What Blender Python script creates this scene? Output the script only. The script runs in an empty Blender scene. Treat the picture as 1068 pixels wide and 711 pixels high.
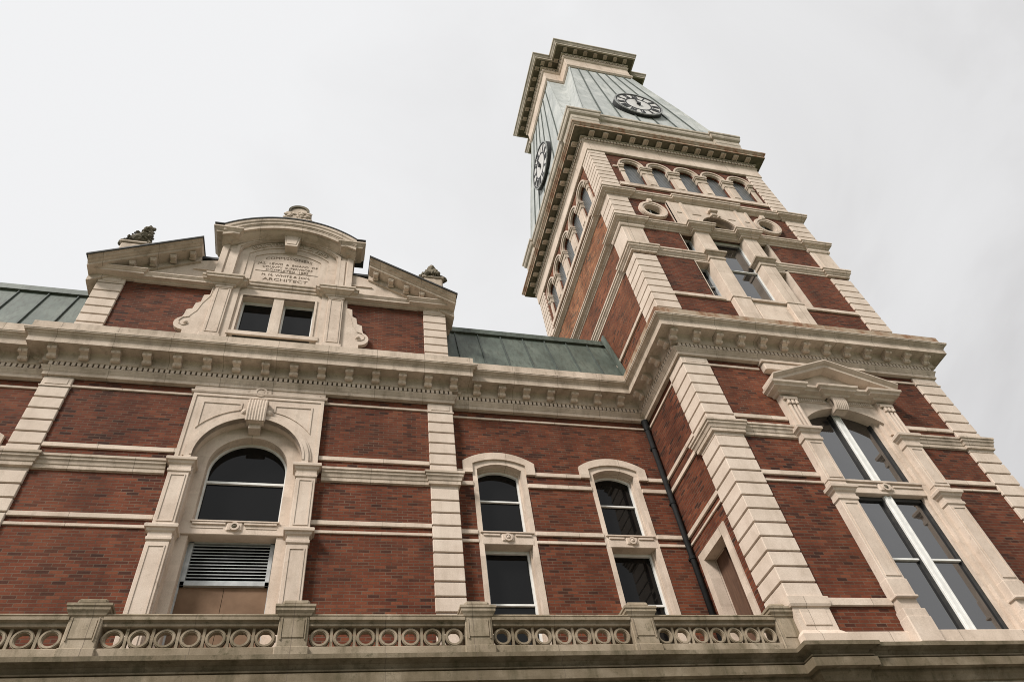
import bpy, bmesh, math, random
from mathutils import Vector, Matrix
from mathutils.geometry import tessellate_polygon
R = math.radians
rng = random.Random(7)
sc = bpy.context.scene
COL = sc.collection

# ------------------------------------------------------------------ camera
YAW, PITCH, ROLL, FPX = R(20.6558), R(48.7904), R(-10.3928), 731.49
fw = Vector((math.sin(YAW)*math.cos(PITCH), math.cos(YAW)*math.cos(PITCH), math.sin(PITCH)))
r0 = Vector((math.cos(YAW), -math.sin(YAW), 0)); u0 = r0.cross(fw)
rt = r0*math.cos(ROLL) + u0*math.sin(ROLL); up = -r0*math.sin(ROLL) + u0*math.cos(ROLL)
cd = bpy.data.cameras.new('camera'); cam = bpy.data.objects.new('camera', cd); COL.objects.link(cam)
cam.matrix_world = Matrix(((rt.x, up.x, -fw.x, 0), (rt.y, up.y, -fw.y, 0), (rt.z, up.z, -fw.z, 0), (0, 0, 0, 1)))
cd.sensor_width = 36; cd.lens = FPX/1068*36; cd.clip_end = 5000; cd.clip_start = .1
sc.camera = cam

# ------------------------------------------------------------------ sky and sun
SUN_EL, SUN_AZ = R(42), R(232)          # azimuth clockwise from +Y: light from the front left
sun_dir = Vector((math.sin(SUN_AZ)*math.cos(SUN_EL), math.cos(SUN_AZ)*math.cos(SUN_EL), math.sin(SUN_EL)))
w = bpy.data.worlds.new('World'); sc.world = w; w.use_nodes = True
nt = w.node_tree; nt.nodes.clear()
def N(t, **k):
    n = nt.nodes.new(t)
    for a, b in k.items(): setattr(n, a, b)
    return n
out = N('ShaderNodeOutputWorld'); bg = N('ShaderNodeBackground'); bg.inputs['Strength'].default_value = .1
sky = N('ShaderNodeTexSky', sky_type='NISHITA'); sky.sun_disc = False
sky.sun_elevation = SUN_EL; sky.sun_rotation = SUN_AZ; sky.dust_density = 4
tc = N('ShaderNodeTexCoord')
n1 = N('ShaderNodeTexNoise'); n1.inputs['Scale'].default_value = 2.6; n1.inputs['Detail'].default_value = 7; n1.inputs['Roughness'].default_value = .52; n1.inputs['Distortion'].default_value = .5
nt.links.new(tc.outputs['Generated'], n1.inputs['Vector'])
dot = N('ShaderNodeVectorMath', operation='DOT_PRODUCT'); dot.inputs[1].default_value = (-.80, -.25, .55)
nt.links.new(tc.outputs['Generated'], dot.inputs[0])
mr = N('ShaderNodeMapRange'); mr.inputs[1].default_value = -.90; mr.inputs[2].default_value = .50; mr.inputs[3].default_value = 0; mr.inputs[4].default_value = 1
nt.links.new(dot.outputs['Value'], mr.inputs[0])
nm = N('ShaderNodeMath', operation='MULTIPLY_ADD'); nm.inputs[1].default_value = 1.35; nm.inputs[2].default_value = -.62
nt.links.new(n1.outputs['Fac'], nm.inputs[0])
ad = N('ShaderNodeMath', operation='ADD'); nt.links.new(mr.outputs[0], ad.inputs[0]); nt.links.new(nm.outputs[0], ad.inputs[1])
rp = N('ShaderNodeValToRGB'); e = rp.color_ramp.elements
e[0].position = 0; e[0].color = (.415, .403, .40, 1); e[1].position = 1; e[1].color = (.70, .70, .703, 1)
x = e.new(.5); x.color = (.61, .606, .606, 1)
nt.links.new(ad.outputs[0], rp.inputs['Fac'])
sca = N('ShaderNodeVectorMath', operation='SCALE'); sca.inputs['Scale'].default_value = 10.0
nt.links.new(rp.outputs['Color'], sca.inputs[0])
mx = N('ShaderNodeMix', data_type='RGBA'); mx.inputs[0].default_value = .94
nt.links.new(sky.outputs[0], mx.inputs['A']); nt.links.new(sca.outputs[0], mx.inputs['B'])
nt.links.new(mx.outputs['Result'], bg.inputs['Color']); nt.links.new(bg.outputs[0], out.inputs[0])
sd = bpy.data.lights.new('sun', 'SUN'); sd.energy = 3.3; sd.angle = R(13); sd.color = (1, .96, .91)
so = bpy.data.objects.new('sun', sd); COL.objects.link(so); so.rotation_euler = sun_dir.to_track_quat('Z', 'Y').to_euler()
sc.view_settings.view_transform = 'Standard'; sc.view_settings.look = 'None'
sc.view_settings.exposure = 0.40; sc.view_settings.gamma = 1; sc.view_settings.use_curve_mapping = False
sc.render.engine = 'CYCLES'; sc.cycles.filter_width = 1.0
sc.cycles.max_bounces = 6; sc.cycles.diffuse_bounces = 2; sc.cycles.glossy_bounces = 3; sc.cycles.transmission_bounces = 2

# ------------------------------------------------------------------ materials
class Mat:
    def __init__(s, name):
        s.m = bpy.data.materials.new(name); s.m.use_nodes = True; s.t = s.m.node_tree
        s.b = s.t.nodes['Principled BSDF']
        g = s.n('ShaderNodeNewGeometry'); s.pos = g.outputs['Position']; s.nor = g.outputs['Normal']
    def n(s, t, **k):
        n = s.t.nodes.new(t)
        for a, b in k.items(): setattr(n, a, b)
        return n
    def l(s, a, b): s.t.links.new(a, b)
    def noise(s, scale, detail=4, rough=.55, vec=None, stretch=None):
        v = vec or s.pos
        if stretch:
            m = s.n('ShaderNodeVectorMath', operation='MULTIPLY'); m.inputs[1].default_value = stretch
            s.l(v, m.inputs[0]); v = m.outputs[0]
        n = s.n('ShaderNodeTexNoise'); n.inputs['Scale'].default_value = scale; n.inputs['Detail'].default_value = detail; n.inputs['Roughness'].default_value = rough
        s.l(v, n.inputs['Vector']); return n.outputs['Fac']
    def ramp(s, fac, stops, const=False):
        r = s.n('ShaderNodeValToRGB'); el = r.color_ramp.elements
        if const: r.color_ramp.interpolation = 'CONSTANT'
        for i, (p, c) in enumerate(stops):
            q = el[i] if i < 2 else el.new(p)
            q.position = p; q.color = (*c, 1) if len(c) == 3 else c
        s.l(fac, r.inputs['Fac']); return r.outputs['Color']
    def mix(s, fac, a, b, mode='MIX'):
        m = s.n('ShaderNodeMix', data_type='RGBA', blend_type=mode)
        for v, i in ((fac, m.inputs[0]), (a, m.inputs['A']), (b, m.inputs['B'])):
            if hasattr(v, 'is_output'): s.l(v, i)
            elif isinstance(v, (int, float)): i.default_value = v
            else: i.default_value = (*v, 1)
        return m.outputs['Result']
    def math(s, op, a, b=0, c=0):
        m = s.n('ShaderNodeMath', operation=op)
        for v, i in zip((a, b, c), m.inputs):
            if hasattr(v, 'is_output'): s.l(v, i)
            else: i.default_value = v
        return m.outputs[0]
    def uv(s, du=0, dv=0):
        p = s.n('ShaderNodeSeparateXYZ'); s.l(s.pos, p.inputs[0])
        q = s.n('ShaderNodeSeparateXYZ'); s.l(s.nor, q.inputs[0])
        f = s.math('GREATER_THAN', s.math('ABSOLUTE', q.outputs['X']), .6)
        u = s.math('ADD', s.math('MULTIPLY', p.outputs['Y'], f), s.math('MULTIPLY', p.outputs['X'], s.math('SUBTRACT', 1, f)))
        c = s.n('ShaderNodeCombineXYZ'); s.l(s.math('ADD', u, du), c.inputs[0]); s.l(s.math('ADD', p.outputs['Z'], dv), c.inputs[1])
        return c.outputs[0]
    def brick(s, vec, w, h, mortar, off=.5, smooth=.1):
        b = s.n('ShaderNodeTexBrick', offset=off); s.l(vec, b.inputs['Vector'])
        b.inputs['Color1'].default_value = (0, 0, 0, 1); b.inputs['Color2'].default_value = (1, 1, 1, 1)
        b.inputs['Scale'].default_value = 1; b.inputs['Mortar Size'].default_value = mortar; b.inputs['Mortar Smooth'].default_value = smooth
        b.inputs['Brick Width'].default_value = w; b.inputs['Row Height'].default_value = h; b.inputs['Bias'].default_value = 0
        return b.outputs['Color'], b.outputs['Fac']
    def bump(s, h, strength=.4, dist=.01):
        b = s.n('ShaderNodeBump'); b.inputs['Strength'].default_value = strength; b.inputs['Distance'].default_value = dist
        s.l(h, b.inputs['Height']); s.l(b.outputs[0], s.b.inputs['Normal'])
    def col(s, c):
        if hasattr(c, 'is_output'): s.l(c, s.b.inputs['Base Color'])
        else: s.b.inputs['Base Color'].default_value = (*c, 1)
    def set(s, rough=.8, spec=.3, metal=0):
        s.b.inputs['Roughness'].default_value = rough; s.b.inputs['Specular IOR Level'].default_value = spec; s.b.inputs['Metallic'].default_value = metal
        return s.m

def brick_mat(name='red_brick', tint=(1, 1, 1)):
    m = Mat(name)
    v = m.uv()
    c, f = m.brick(v, .205, .0645, .0065, .5)
    bw = m.n('ShaderNodeSeparateColor'); m.l(c, bw.inputs[0]); t = bw.outputs[0]
    base = m.ramp(t, [(0, (.032, .012, .008)), (.08, (.042, .014, .009)), (.15, (.084, .0215, .0105)), (.5, (.116, .0285, .0125)), (.80, (.146, .0375, .0168)), (1, (.185, .056, .026))])
    big = m.noise(.55, 4, .6)
    base = m.mix(m.ramp(big, [(.40, (0, 0, 0)), (.72, (.5, .5, .5))]), base, (.125, .040, .018))
    fine = m.noise(60, 3, .6)
    base = m.mix(.35, base, m.mix(1.0, base, m.ramp(fine, [(.3, (.55, .55, .55)), (.75, (1.5, 1.45, 1.4))]), 'MULTIPLY'))
    mort = m.ramp(m.noise(3, 4), [(.3, (.075, .044, .028)), (.7, (.145, .092, .062))])
    colr = m.mix(f, base, mort)
    dirt = m.noise(1.1, 5, .65, stretch=(1, 1, .35))
    colr = m.mix(1.0, colr, m.ramp(dirt, [(.30, (.60, .58, .56)), (.64, (1.12, 1.12, 1.12))]), 'MULTIPLY')
    salt = m.noise(1.7, 7, .72, stretch=(1, 1, .7))
    colr = m.mix(m.ramp(salt, [(.60, (0, 0, 0)), (.78, (.14, .14, .14))]), colr, (.26, .17, .125))
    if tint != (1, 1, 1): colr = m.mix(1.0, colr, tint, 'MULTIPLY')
    m.col(colr)
    h = m.math('SUBTRACT', m.math('MULTIPLY', fine, .25), f)
    m.bump(h, .55, .008)
    return m.set(.88, .25)

def stone_mat(name, a, b, c, stain, joints=True, streak=.5, jw=1.35):
    m = Mat(name)
    base = m.ramp(m.noise(1.6, 6, .62), [(.28, a), (.5, b), (.74, c)])
    if joints:
        t, f = m.brick(m.uv(.31), jw, .305, .0, .37)
        bw = m.n('ShaderNodeSeparateColor'); m.l(t, bw.inputs[0])
        base = m.mix(1.0, base, m.ramp(bw.outputs[0], [(0, (.88, .87, .85)), (1, (1.08, 1.07, 1.06))]), 'MULTIPLY')
    st = m.noise(2.2, 6, .7, stretch=(1.6, 1.6, .22))
    base = m.mix(m.ramp(st, [(.50, (0, 0, 0)), (.78, (streak,)*3)]), base, stain)
    sp = m.noise(7, 6, .75)
    base = m.mix(m.ramp(sp, [(.56, (0, 0, 0)), (.72, (streak*.9,)*3)]), base, stain)
    fine = m.noise(70, 4, .65)
    base = m.mix(1.0, base, m.ramp(fine, [(.25, (.80, .79, .78)), (.75, (1.12, 1.12, 1.12))]), 'MULTIPLY')
    if joints:
        _, f2 = m.brick(m.uv(.31), jw, 60, .005, 0)
        base = m.mix(m.math('MULTIPLY', f2, .75), base, (.13, .10, .075))
    m.col(base)
    m.bump(m.math('ADD', m.math('MULTIPLY', fine, .6), m.math('MULTIPLY', sp, 1.0)), .35, .008)
    return m.set(.86, .25)

def simple(name, c1, c2, scale=4, rough=.6, spec=.4, metal=0, stretch=None, detail=5, bump=0):
    m = Mat(name); n = m.noise(scale, detail, .6, stretch=stretch)
    m.col(m.ramp(n, [(.3, c1), (.7, c2)]))
    if bump: m.bump(n, bump, .01)
    return m.set(rough, spec, metal)

BRICK = brick_mat(); BRICKO = brick_mat('orange_brick', (2.0, 2.6, 2.5)); BRICK_LIT = brick_mat('lit_side_brick', (1.35, 1.5, 1.45))  # last one: same brick tinted brighter, painting light onto the tower's left face
STONE = stone_mat('limestone', (.49, .395, .32), (.60, .495, .41), (.68, .575, .485), (.23, .175, .125), True, .38)
SMOOTH = stone_mat('carved_limestone', (.48, .385, .31), (.58, .475, .39), (.66, .555, .465), (.22, .17, .12), False, .44)
QUOIN = stone_mat('quoin_limestone', (.52, .425, .345), (.61, .505, .42), (.69, .585, .495), (.28, .215, .155), False, .32)
MOULD = stone_mat('weathered_moulding', (.38, .31, .24), (.52, .43, .35), (.63, .53, .44), (.12, .09, .06), True, .60, 1.1)
TRIM = stone_mat('tower_trim', (.36, .31, .25), (.46, .40, .33), (.55, .49, .41), (.15, .12, .085), True, .55, 1.3)
BELTM = stone_mat('mossy_belt_stone', (.10, .078, .046), (.17, .135, .09), (.29, .24, .175), (.04, .037, .014), True, .9, 1.25)
MOSSY = stone_mat('mossy_stone', (.17, .132, .085), (.29, .235, .17), (.42, .35, .27), (.055, .050, .020), True, .85, 1.25)
OLD = stone_mat('blackened_stone', (.07, .06, .04), (.13, .11, .075), (.24, .20, .145), (.035, .03, .022), False, .8)
ASHLAR = stone_mat('ashlar', (.32, .27, .20), (.42, .36, .28), (.50, .44, .35), (.12, .09, .06), True, .7, 1.0)
SOFFIT = simple('tin_soffit', (.10, .085, .055), (.17, .145, .10), 6, .7, .3)
def rust_mat():
    m = Mat('rusted_metal')
    n = m.noise(2.6, 6, .7, stretch=(1, 1, .45))
    m.col(m.ramp(n, [(.34, (.36, .29, .215)), (.50, (.30, .21, .14)), (.60, (.21, .105, .055)), (.74, (.10, .055, .035))]))
    return m.set(.8, .3)
RUST = rust_mat()
def roof_mat():
    m = Mat('green_copper_roof')
    a = m.noise(1.3, 6, .65, stretch=(1, 1, .5)); b = m.noise(5, 6, .7, stretch=(2.2, 2.2, .2))
    base = m.ramp(a, [(.3, (.058, .073, .060)), (.5, (.088, .106, .087)), (.72, (.140, .160, .132))])
    base = m.mix(m.ramp(b, [(.46, (0, 0, 0)), (.70, (.8, .8, .8))]), base, (.040, .040, .030))
    m.col(base); m.bump(a, .1, .02); return m.set(.55, .4)
ROOF = roof_mat()
def tower_roof_mat():
    m = Mat('tower_roof_metal')
    a = m.noise(.9, 6, .65); b = m.noise(3.5, 7, .72, stretch=(1.6, 1.6, .16)); c = m.noise(9, 6, .75)
    base = m.ramp(a, [(.3, (.31, .325, .315)), (.5, (.40, .412, .395)), (.72, (.53, .53, .505))])
    base = m.mix(m.ramp(b, [(.52, (0, 0, 0)), (.74, (.75, .75, .75))]), base, (.17, .185, .16))
    base = m.mix(m.ramp(c, [(.60, (0, 0, 0)), (.72, (.7, .7, .7))]), base, (.16, .15, .115))
    m.col(base); m.bump(a, .12, .03); return m.set(.6, .35)
TROOF = tower_roof_mat()
SEAM = simple('roof_seam', (.04, .048, .042), (.075, .09, .078), 8, .6)
FLASH = simple('lead_and_shadow_dark', (.02, .02, .02), (.045, .043, .04), 8, .6)
WHITE = simple('white_painted_frame', (.62, .61, .58), (.76, .75, .72), 6, .5, .4)
GREYF = simple('grey_aluminium_louver', (.30, .31, .31), (.46, .47, .47), 6, .45, .5)
TIMBER = simple('brown_board', (.13, .072, .038), (.20, .118, .068), 2.5, .7, .3)
DOORW = simple('dark_door_wood', (.075, .040, .026), (.13, .07, .045), 5, .6, .3, stretch=(3, 3, .5))
PIPE = simple('black_pipe_paint', (.006, .006, .006), (.012, .012, .012), 10, .75, .2)
DIALW = simple('clock_dial_white', (.48, .46, .44), (.62, .60, .575), 3, .5, .4)
DIALB = simple('clock_black', (.012, .012, .013), (.03, .03, .03), 6, .6, .4)
RIMG = simple('clock_rim_grey', (.20, .205, .20), (.34, .34, .33), 8, .6, .4)
LETTER = simple('letter_shade_brown', (.12, .085, .06), (.19, .14, .10), 12, .9, .1)  # dark brown stands in for the shade inside the cut letters
GRILLE = None
def glass_mat(name, spec, base, wave=.004, ior=1.5):
    m = Mat(name); m.col(base)
    n = m.noise(1.1, 2, .5)
    m.bump(n, .15, wave)
    m.b.inputs['IOR'].default_value = ior
    return m.set(.03, spec)
GLASS = glass_mat('dark_window_glass', .22, (.005, .005, .005))
GLASST = glass_mat('reflecting_window_glass', .55, (.012, .012, .013), .01, 2.25)
def grille_mat():
    m = Mat('leaded_grille')
    p = m.n('ShaderNodeSeparateXYZ'); m.l(m.uv(), p.inputs[0])
    a = m.math('ADD', p.outputs[0], p.outputs[1]); b = m.math('SUBTRACT', p.outputs[0], p.outputs[1])
    fa = m.math('LESS_THAN', m.math('FRACT', m.math('MULTIPLY', a, 12)), .22); fb = m.math('LESS_THAN', m.math('FRACT', m.math('MULTIPLY', b, 12)), .22)
    m.col(m.mix(m.math('MAXIMUM', fa, fb), (.035, .038, .04), (.15, .155, .15)))
    return m.set(.35, .6)
GRILLE = grille_mat()
GRASS = simple('lawn_grass', (.035, .055, .018), (.075, .10, .035), 1.5, .9, .2, bump=.6)
PAVE = stone_mat('bounce_paving', (.19, .18, .165), (.24, .23, .21), (.29, .28, .26), (.08, .075, .065), True, .4, 1.5)

# ------------------------------------------------------------------ mesh builder
class MB:
    def __init__(s): s.v = []; s.f = []
    def add(s, vs, fs):
        o = len(s.v); s.v += [tuple(p) for p in vs]; s.f += [[i+o for i in f] for f in fs]; return s
    def box(s, x0, x1, y0, y1, z0, z1, c=0):
        if x0 > x1: x0, x1 = x1, x0
        if y0 > y1: y0, y1 = y1, y0
        if z0 > z1: z0, z1 = z1, z0
        if c <= 0:
            vs = [(x, y, z) for z in (z0, z1) for y in (y0, y1) for x in (x0, x1)]
            return s.add(vs, [(0, 2, 3, 1), (4, 5, 7, 6), (0, 1, 5, 4), (2, 6, 7, 3), (0, 4, 6, 2), (1, 3, 7, 5)])
        c = min(c, (x1-x0)*.45, (y1-y0)*.45, (z1-z0)*.45)
        vs = []; idx = {}
        X = (x0, x1); Y = (y0, y1); Z = (z0, z1)
        for i in (0, 1):
            for j in (0, 1):
                for k in (0, 1):
                    sx, sy, sz = 1-2*i, 1-2*j, 1-2*k
                    for a in range(3):
                        p = [X[i]+sx*c, Y[j]+sy*c, Z[k]+sz*c]; p[a] = (X[i], Y[j], Z[k])[a]
                        idx[(i, j, k, a)] = len(vs); vs.append(p)
        I = lambda i, j, k, a: idx[(i, j, k, a)]
        fs = []
        for k in (0, 1):
            fs.append([I(k, 0, 0, 0), I(k, 0, 1, 0), I(k, 1, 1, 0), I(k, 1, 0, 0)])
            fs.append([I(0, k, 0, 1), I(1, k, 0, 1), I(1, k, 1, 1), I(0, k, 1, 1)])
            fs.append([I(0, 0, k, 2), I(0, 1, k, 2), I(1, 1, k, 2), I(1, 0, k, 2)])
        for j in (0, 1):
            for k in (0, 1):
                fs.append([I(0, j, k, 1), I(1, j, k, 1), I(1, j, k, 2), I(0, j, k, 2)])
                fs.append([I(j, 0, k, 0), I(j, 1, k, 0), I(j, 1, k, 2), I(j, 0, k, 2)])
                fs.append([I(j, k, 0, 0), I(j, k, 1, 0), I(j, k, 1, 1), I(j, k, 0, 1)])
        for i in (0, 1):
            for j in (0, 1):
                for k in (0, 1): fs.append([I(i, j, k, 0), I(i, j, k, 1), I(i, j, k, 2)])
        return s.add(vs, fs)
    def poly(s, outer, holes=(), a=0, b=1, axis='Y'):
        """extrude a 2-D outline (u,z) with holes from depth a to depth b"""
        loops = [list(outer)] + [list(h) for h in holes]
        mp = (lambda u, z, d: (u, d, z)) if axis == 'Y' else ((lambda u, z, d: (d, u, z)) if axis == 'X' else (lambda u, z, d: (u, z, d)))
        flat = [p for l in loops for p in l]; n = len(flat)
        tris = tessellate_polygon([[Vector((p[0], p[1], 0)) for p in l] for l in loops])
        vs = [mp(p[0], p[1], a) for p in flat] + [mp(p[0], p[1], b) for p in flat]
        fs = [list(t) for t in tris] + [[i+n for i in reversed(t)] for t in tris]
        o = 0
        for l in loops:
            k = len(l)
            for i in range(k): j = (i+1) % k; fs.append([o+i, o+j, o+j+n, o+i+n])
            o += k
        return s.add(vs, fs)
    def sweep(s, path, prof, closed=False, seg=None, back=-.05, caps=True):
        """sweep a profile [(p,z)..] along plan points; outward is to the right of travel"""
        P = [Vector(p) for p in path]; n = len(P)
        nr = lambda a, b: Vector(((b-a).y, -(b-a).x)).normalized()
        m = []
        for i in range(n):
            if closed or 0 < i < n-1:
                a = nr(P[i-1], P[i]); b = nr(P[i], P[(i+1) % n]); m.append((a+b)/max(1+a.dot(b), .2))
            elif i == 0: m.append(nr(P[0], P[1]))
            else: m.append(nr(P[-2], P[-1]))
        prof = list(prof) + [(back, prof[-1][1]), (back, prof[0][1])]
        k = len(prof); cnt = n if closed else n-1
        lo, hi = seg if seg else (0, cnt)
        rings = range(lo, hi+1); vs = []
        for i in rings:
            j = i % n
            for p, z in prof: q = P[j] + m[j]*p; vs.append((q.x, q.y, z))
        fs = []
        for a in range(hi-lo):
            for i in range(k):
                j = (i+1) % k
                fs.append([a*k+i, a*k+j, (a+1)*k+j, (a+1)*k+i])
        if caps and not (closed and hi-lo == n):
            fs.append(list(range(k))); fs.append([(hi-lo)*k+i for i in reversed(range(k))])
        return s.add(vs, fs)
    def tube(s, pts, r, n=10, closed=False):
        P = [Vector(p) for p in pts]; rings = []
        for i, p in enumerate(P):
            d = (P[min(i+1, len(P)-1)] - P[max(i-1, 0)]).normalized()
            a = d.orthogonal().normalized() if abs(d.z) < .9 else Vector((1, 0, 0)); a = (a - d*a.dot(d)).normalized(); b = d.cross(a)
            rr = r[i] if isinstance(r, (list, tuple)) else r
            rings.append([p + (a*math.cos(t) + b*math.sin(t))*rr for t in [2*math.pi*q/n for q in range(n)]])
        vs = [q for rg in rings for q in rg]; fs = []
        for i in range(len(P)-1):
            for q in range(n): fs.append([i*n+q, i*n+(q+1) % n, (i+1)*n+(q+1) % n, (i+1)*n+q])
        fs.append(list(range(n))); fs.append([(len(P)-1)*n+q for q in range(n)])
        return s.add(vs, fs)
    def lathe(s, cx, cy, prof, n=24):
        vs = []; fs = []; k = len(prof)
        for i in range(n):
            t = 2*math.pi*i/n
            for r, z in prof: vs.append((cx+r*math.cos(t), cy+r*math.sin(t), z))
        for i in range(n):
            for j in range(k-1): fs.append([i*k+j, ((i+1) % n)*k+j, ((i+1) % n)*k+j+1, i*k+j+1])
        fs.append([i*k for i in range(n)]); fs.append([i*k+k-1 for i in range(n)])
        return s.add(vs, fs)
    def lump(s, c, r, sub=2, amp=.18, seed=0, squash=(1, 1, 1)):
        bm = bmesh.new(); bmesh.ops.create_icosphere(bm, subdivisions=sub, radius=1)
        q = random.Random(seed)
        vs = [(c[0]+v.co.x*r*squash[0]*(1+q.uniform(-amp, amp)), c[1]+v.co.y*r*squash[1]*(1+q.uniform(-amp, amp)), c[2]+v.co.z*r*squash[2]*(1+q.uniform(-amp, amp))) for v in bm.verts]
        fs = [[v.index for v in f.verts] for f in bm.faces]; bm.free()
        return s.add(vs, fs)

def arc(cx, cz, r, a0, a1, n=24):
    return [(cx+r*math.cos(R(a0+(a1-a0)*i/n)), cz+r*math.sin(R(a0+(a1-a0)*i/n))) for i in range(n+1)]
def seg_arc(x0, x1, zs, zt, n=20):
    """segmental arc from (x0,zs) over the top zt to (x1,zs)"""
    h = (x1-x0)/2; s = zt-zs; r = (h*h+s*s)/(2*s); cx = (x0+x1)/2; cz = zt-r; a = math.degrees(math.asin(h/r))
    return arc(cx, cz, r, 90+a, 90-a, n)
def rect(x0, x1, z0, z1): return [(x0, z0), (x1, z0), (x1, z1), (x0, z1)]

def empty(name, loc, label, cat, group=None):
    o = bpy.data.objects.new(name, None); COL.objects.link(o); o.location = loc; o.empty_display_size = .2
    o['label'] = label; o['category'] = cat
    if group: o['group'] = group
    return o
WLOC = {}
def obj(name, mb, mat, parent=None, smooth=False, at=None):
    """one mesh object; builder coordinates are world coordinates"""
    me = bpy.data.meshes.new(name)
    base = Vector(at) if at else Vector((0, 0, 0))
    me.from_pydata([tuple(Vector(v)-base) for v in mb.v] if at else mb.v, [], mb.f)
    bm = bmesh.new(); bm.from_mesh(me); bmesh.ops.recalc_face_normals(bm, faces=bm.faces); bm.to_mesh(me); bm.free()
    me.materials.append(mat)
    if smooth:
        for p in me.polygons: p.use_smooth = True
    o = bpy.data.objects.new(name, me); COL.objects.link(o)
    pw = WLOC.get(parent.name, Vector(parent.location)) if parent else Vector((0, 0, 0))
    o.location = base - pw
    if parent: o.parent = parent
    WLOC[o.name] = base
    return o
def dup(src, parent, world):
    o = src.copy(); COL.objects.link(o); o.parent = parent
    pw = WLOC.get(parent.name, Vector(parent.location)); o.location = Vector(world)-pw; WLOC[o.name] = Vector(world)
    return o

# ------------------------------------------------------------------ measured planes
PQ, PB, RB = 11.5, 11.555, 11.70      # pavilion quoin face, pavilion brick, recessed brick
TF, TB, XT = 9.375, 9.43, 7.528       # tower quoin face, tower brick, tower left quoin face
CX, CY, HW = 11.075, 12.92, 3.545
XR = CX+HW; YBK = CY+HW
GZ = -1.65

# ------------------------------------------------------------------ ground
def plane(name, x0, x1, y0, y1, z, mat, kind='structure'):
    o = obj(name, MB().add([(x0, y0, z), (x1, y0, z), (x1, y1, z), (x0, y1, z)], [(0, 1, 2, 3)]), mat); o['kind'] = kind; return o
plane('ground', -1500, 1500, -1500, 1500, GZ, GRASS)
plane('bounce_pavement', -60, 60, -3, 8.9, GZ+.004, PAVE)  # unseen slab, its paleness set to bounce light up onto the soffits

# ------------------------------------------------------------------ shared profiles
CORN = [(.0, 11.488), (.045, 11.495), (.05, 11.50), (.05, 11.595), (.06, 11.60), (.07, 11.625), (.095, 11.665), (.11, 11.69), (.112, 11.712), (.035, 11.715), (.035, 11.812), (.125, 11.816), (.135, 11.825), (.135, 11.845),
        (.14, 11.85), (.14, 11.95), (.155, 12.01), (.185, 12.045), (.20, 12.05), (.44, 12.05), (.44, 12.04), (.452, 12.04), (.455, 12.20), (.47, 12.215), (.468, 12.24), (.495, 12.255), (.515, 12.28), (.555, 12.30), (.56, 12.325), (.57, 12.33), (.57, 12.358), (.50, 12.39)]
LIP = [(.46, 12.385), (.50, 12.392), (.505, 12.44), (.485, 12.46), (.485, 12.64), (.46, 12.66), (.0, 12.74)]
def teeth(mb, path, p0, p1, z0, z1, pitch, width, segs, trim=.06):
    for i in segs:
        a, b = Vector(path[i]), Vector(path[i+1]); d = (b-a); L = d.length; d.normalize(); n = Vector((d.y, -d.x))
        k = int((L-2*trim)/pitch)
        if k < 1: continue
        off = (L-k*pitch)/2
        for j in range(k+1):
            c = a + d*(off+j*pitch); q0 = c - d*width/2 + n*p0; q1 = c + d*width/2 + n*p1
            mb.box(q0.x, q1.x, q0.y, q1.y, z0, z1)
def modillion(s=1.0, w=.15, depth=.23):
    """scroll bracket in local coordinates: u across, outward = -y, top at z=0"""
    mb = MB()
    pr = [(.0, .0), (.0, -.19), (.03, -.205), (.07, -.195), (.10, -.16), (.105, -.12), (.14, -.105), (.19, -.09), (depth-.01, -.06), (depth, -.02), (depth, 0)]
    n = len(pr); h = w/2
    mb.add([(-h, -p, q) for p, q in pr] + [(h, -p, q) for p, q in pr], [list(range(n)), [i+n for i in range(n)]] + [[i, (i+1) % n, (i+1) % n+n, i+n] for i in range(n)])
    mb.box(-h-.015, h+.015, -depth-.02, .0, -.022, 0)
    for p, q, r in ((.055, -.160, .048), (.195, -.058, .042)):
        for x0, x1 in ((-h-.014, -h*.30), (h*.30, h+.014)): mb.tube([(x0, -p, q), (x1, -p, q)], r, 12)
    return mb
def place_mods(parent, proto, spots):
    """spots: (x, y, rotz, z)"""
    for i, (x, y, rz, z) in enumerate(spots):
        o = proto if i == 0 and not proto.get('used') else dup(proto, parent, (x, y, z))
        if o is proto:
            o.parent = parent; pw = WLOC.get(parent.name, Vector(parent.location)); o.location = Vector((x, y, z))-pw; WLOC[o.name] = Vector((x, y, z)); o['used'] = 1
        o.rotation_euler = (0, 0, rz)
def blocks(mb, x0, x1, y0, y1, zs, gap=.034, c=.010, core=.085):
    """rusticated blocks between the heights zs (descending) on a set-back core"""
    for a, b in zip(zs[:-1], zs[1:]): mb.box(x0, x1, y0, y1, b+gap/2, a-gap/2, c)
    mb.box(x0+core, x1-core, y0+core, y1-core, zs[-1]+.01, zs[0]-.01)
LOWQ = [9.07-.3025*i for i in range(15)]   # 9.07, 8.77 ... down
UPQ = [11.22, 10.91, 10.605, 10.30, 9.995, 9.69, 9.47]

# ================================================================== COURTHOUSE
ch = empty('courthouse', (-1.65, 18, GZ), 'red brick courthouse block with pale stone trim, gabled centre bay and green metal roof', 'building')
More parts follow.
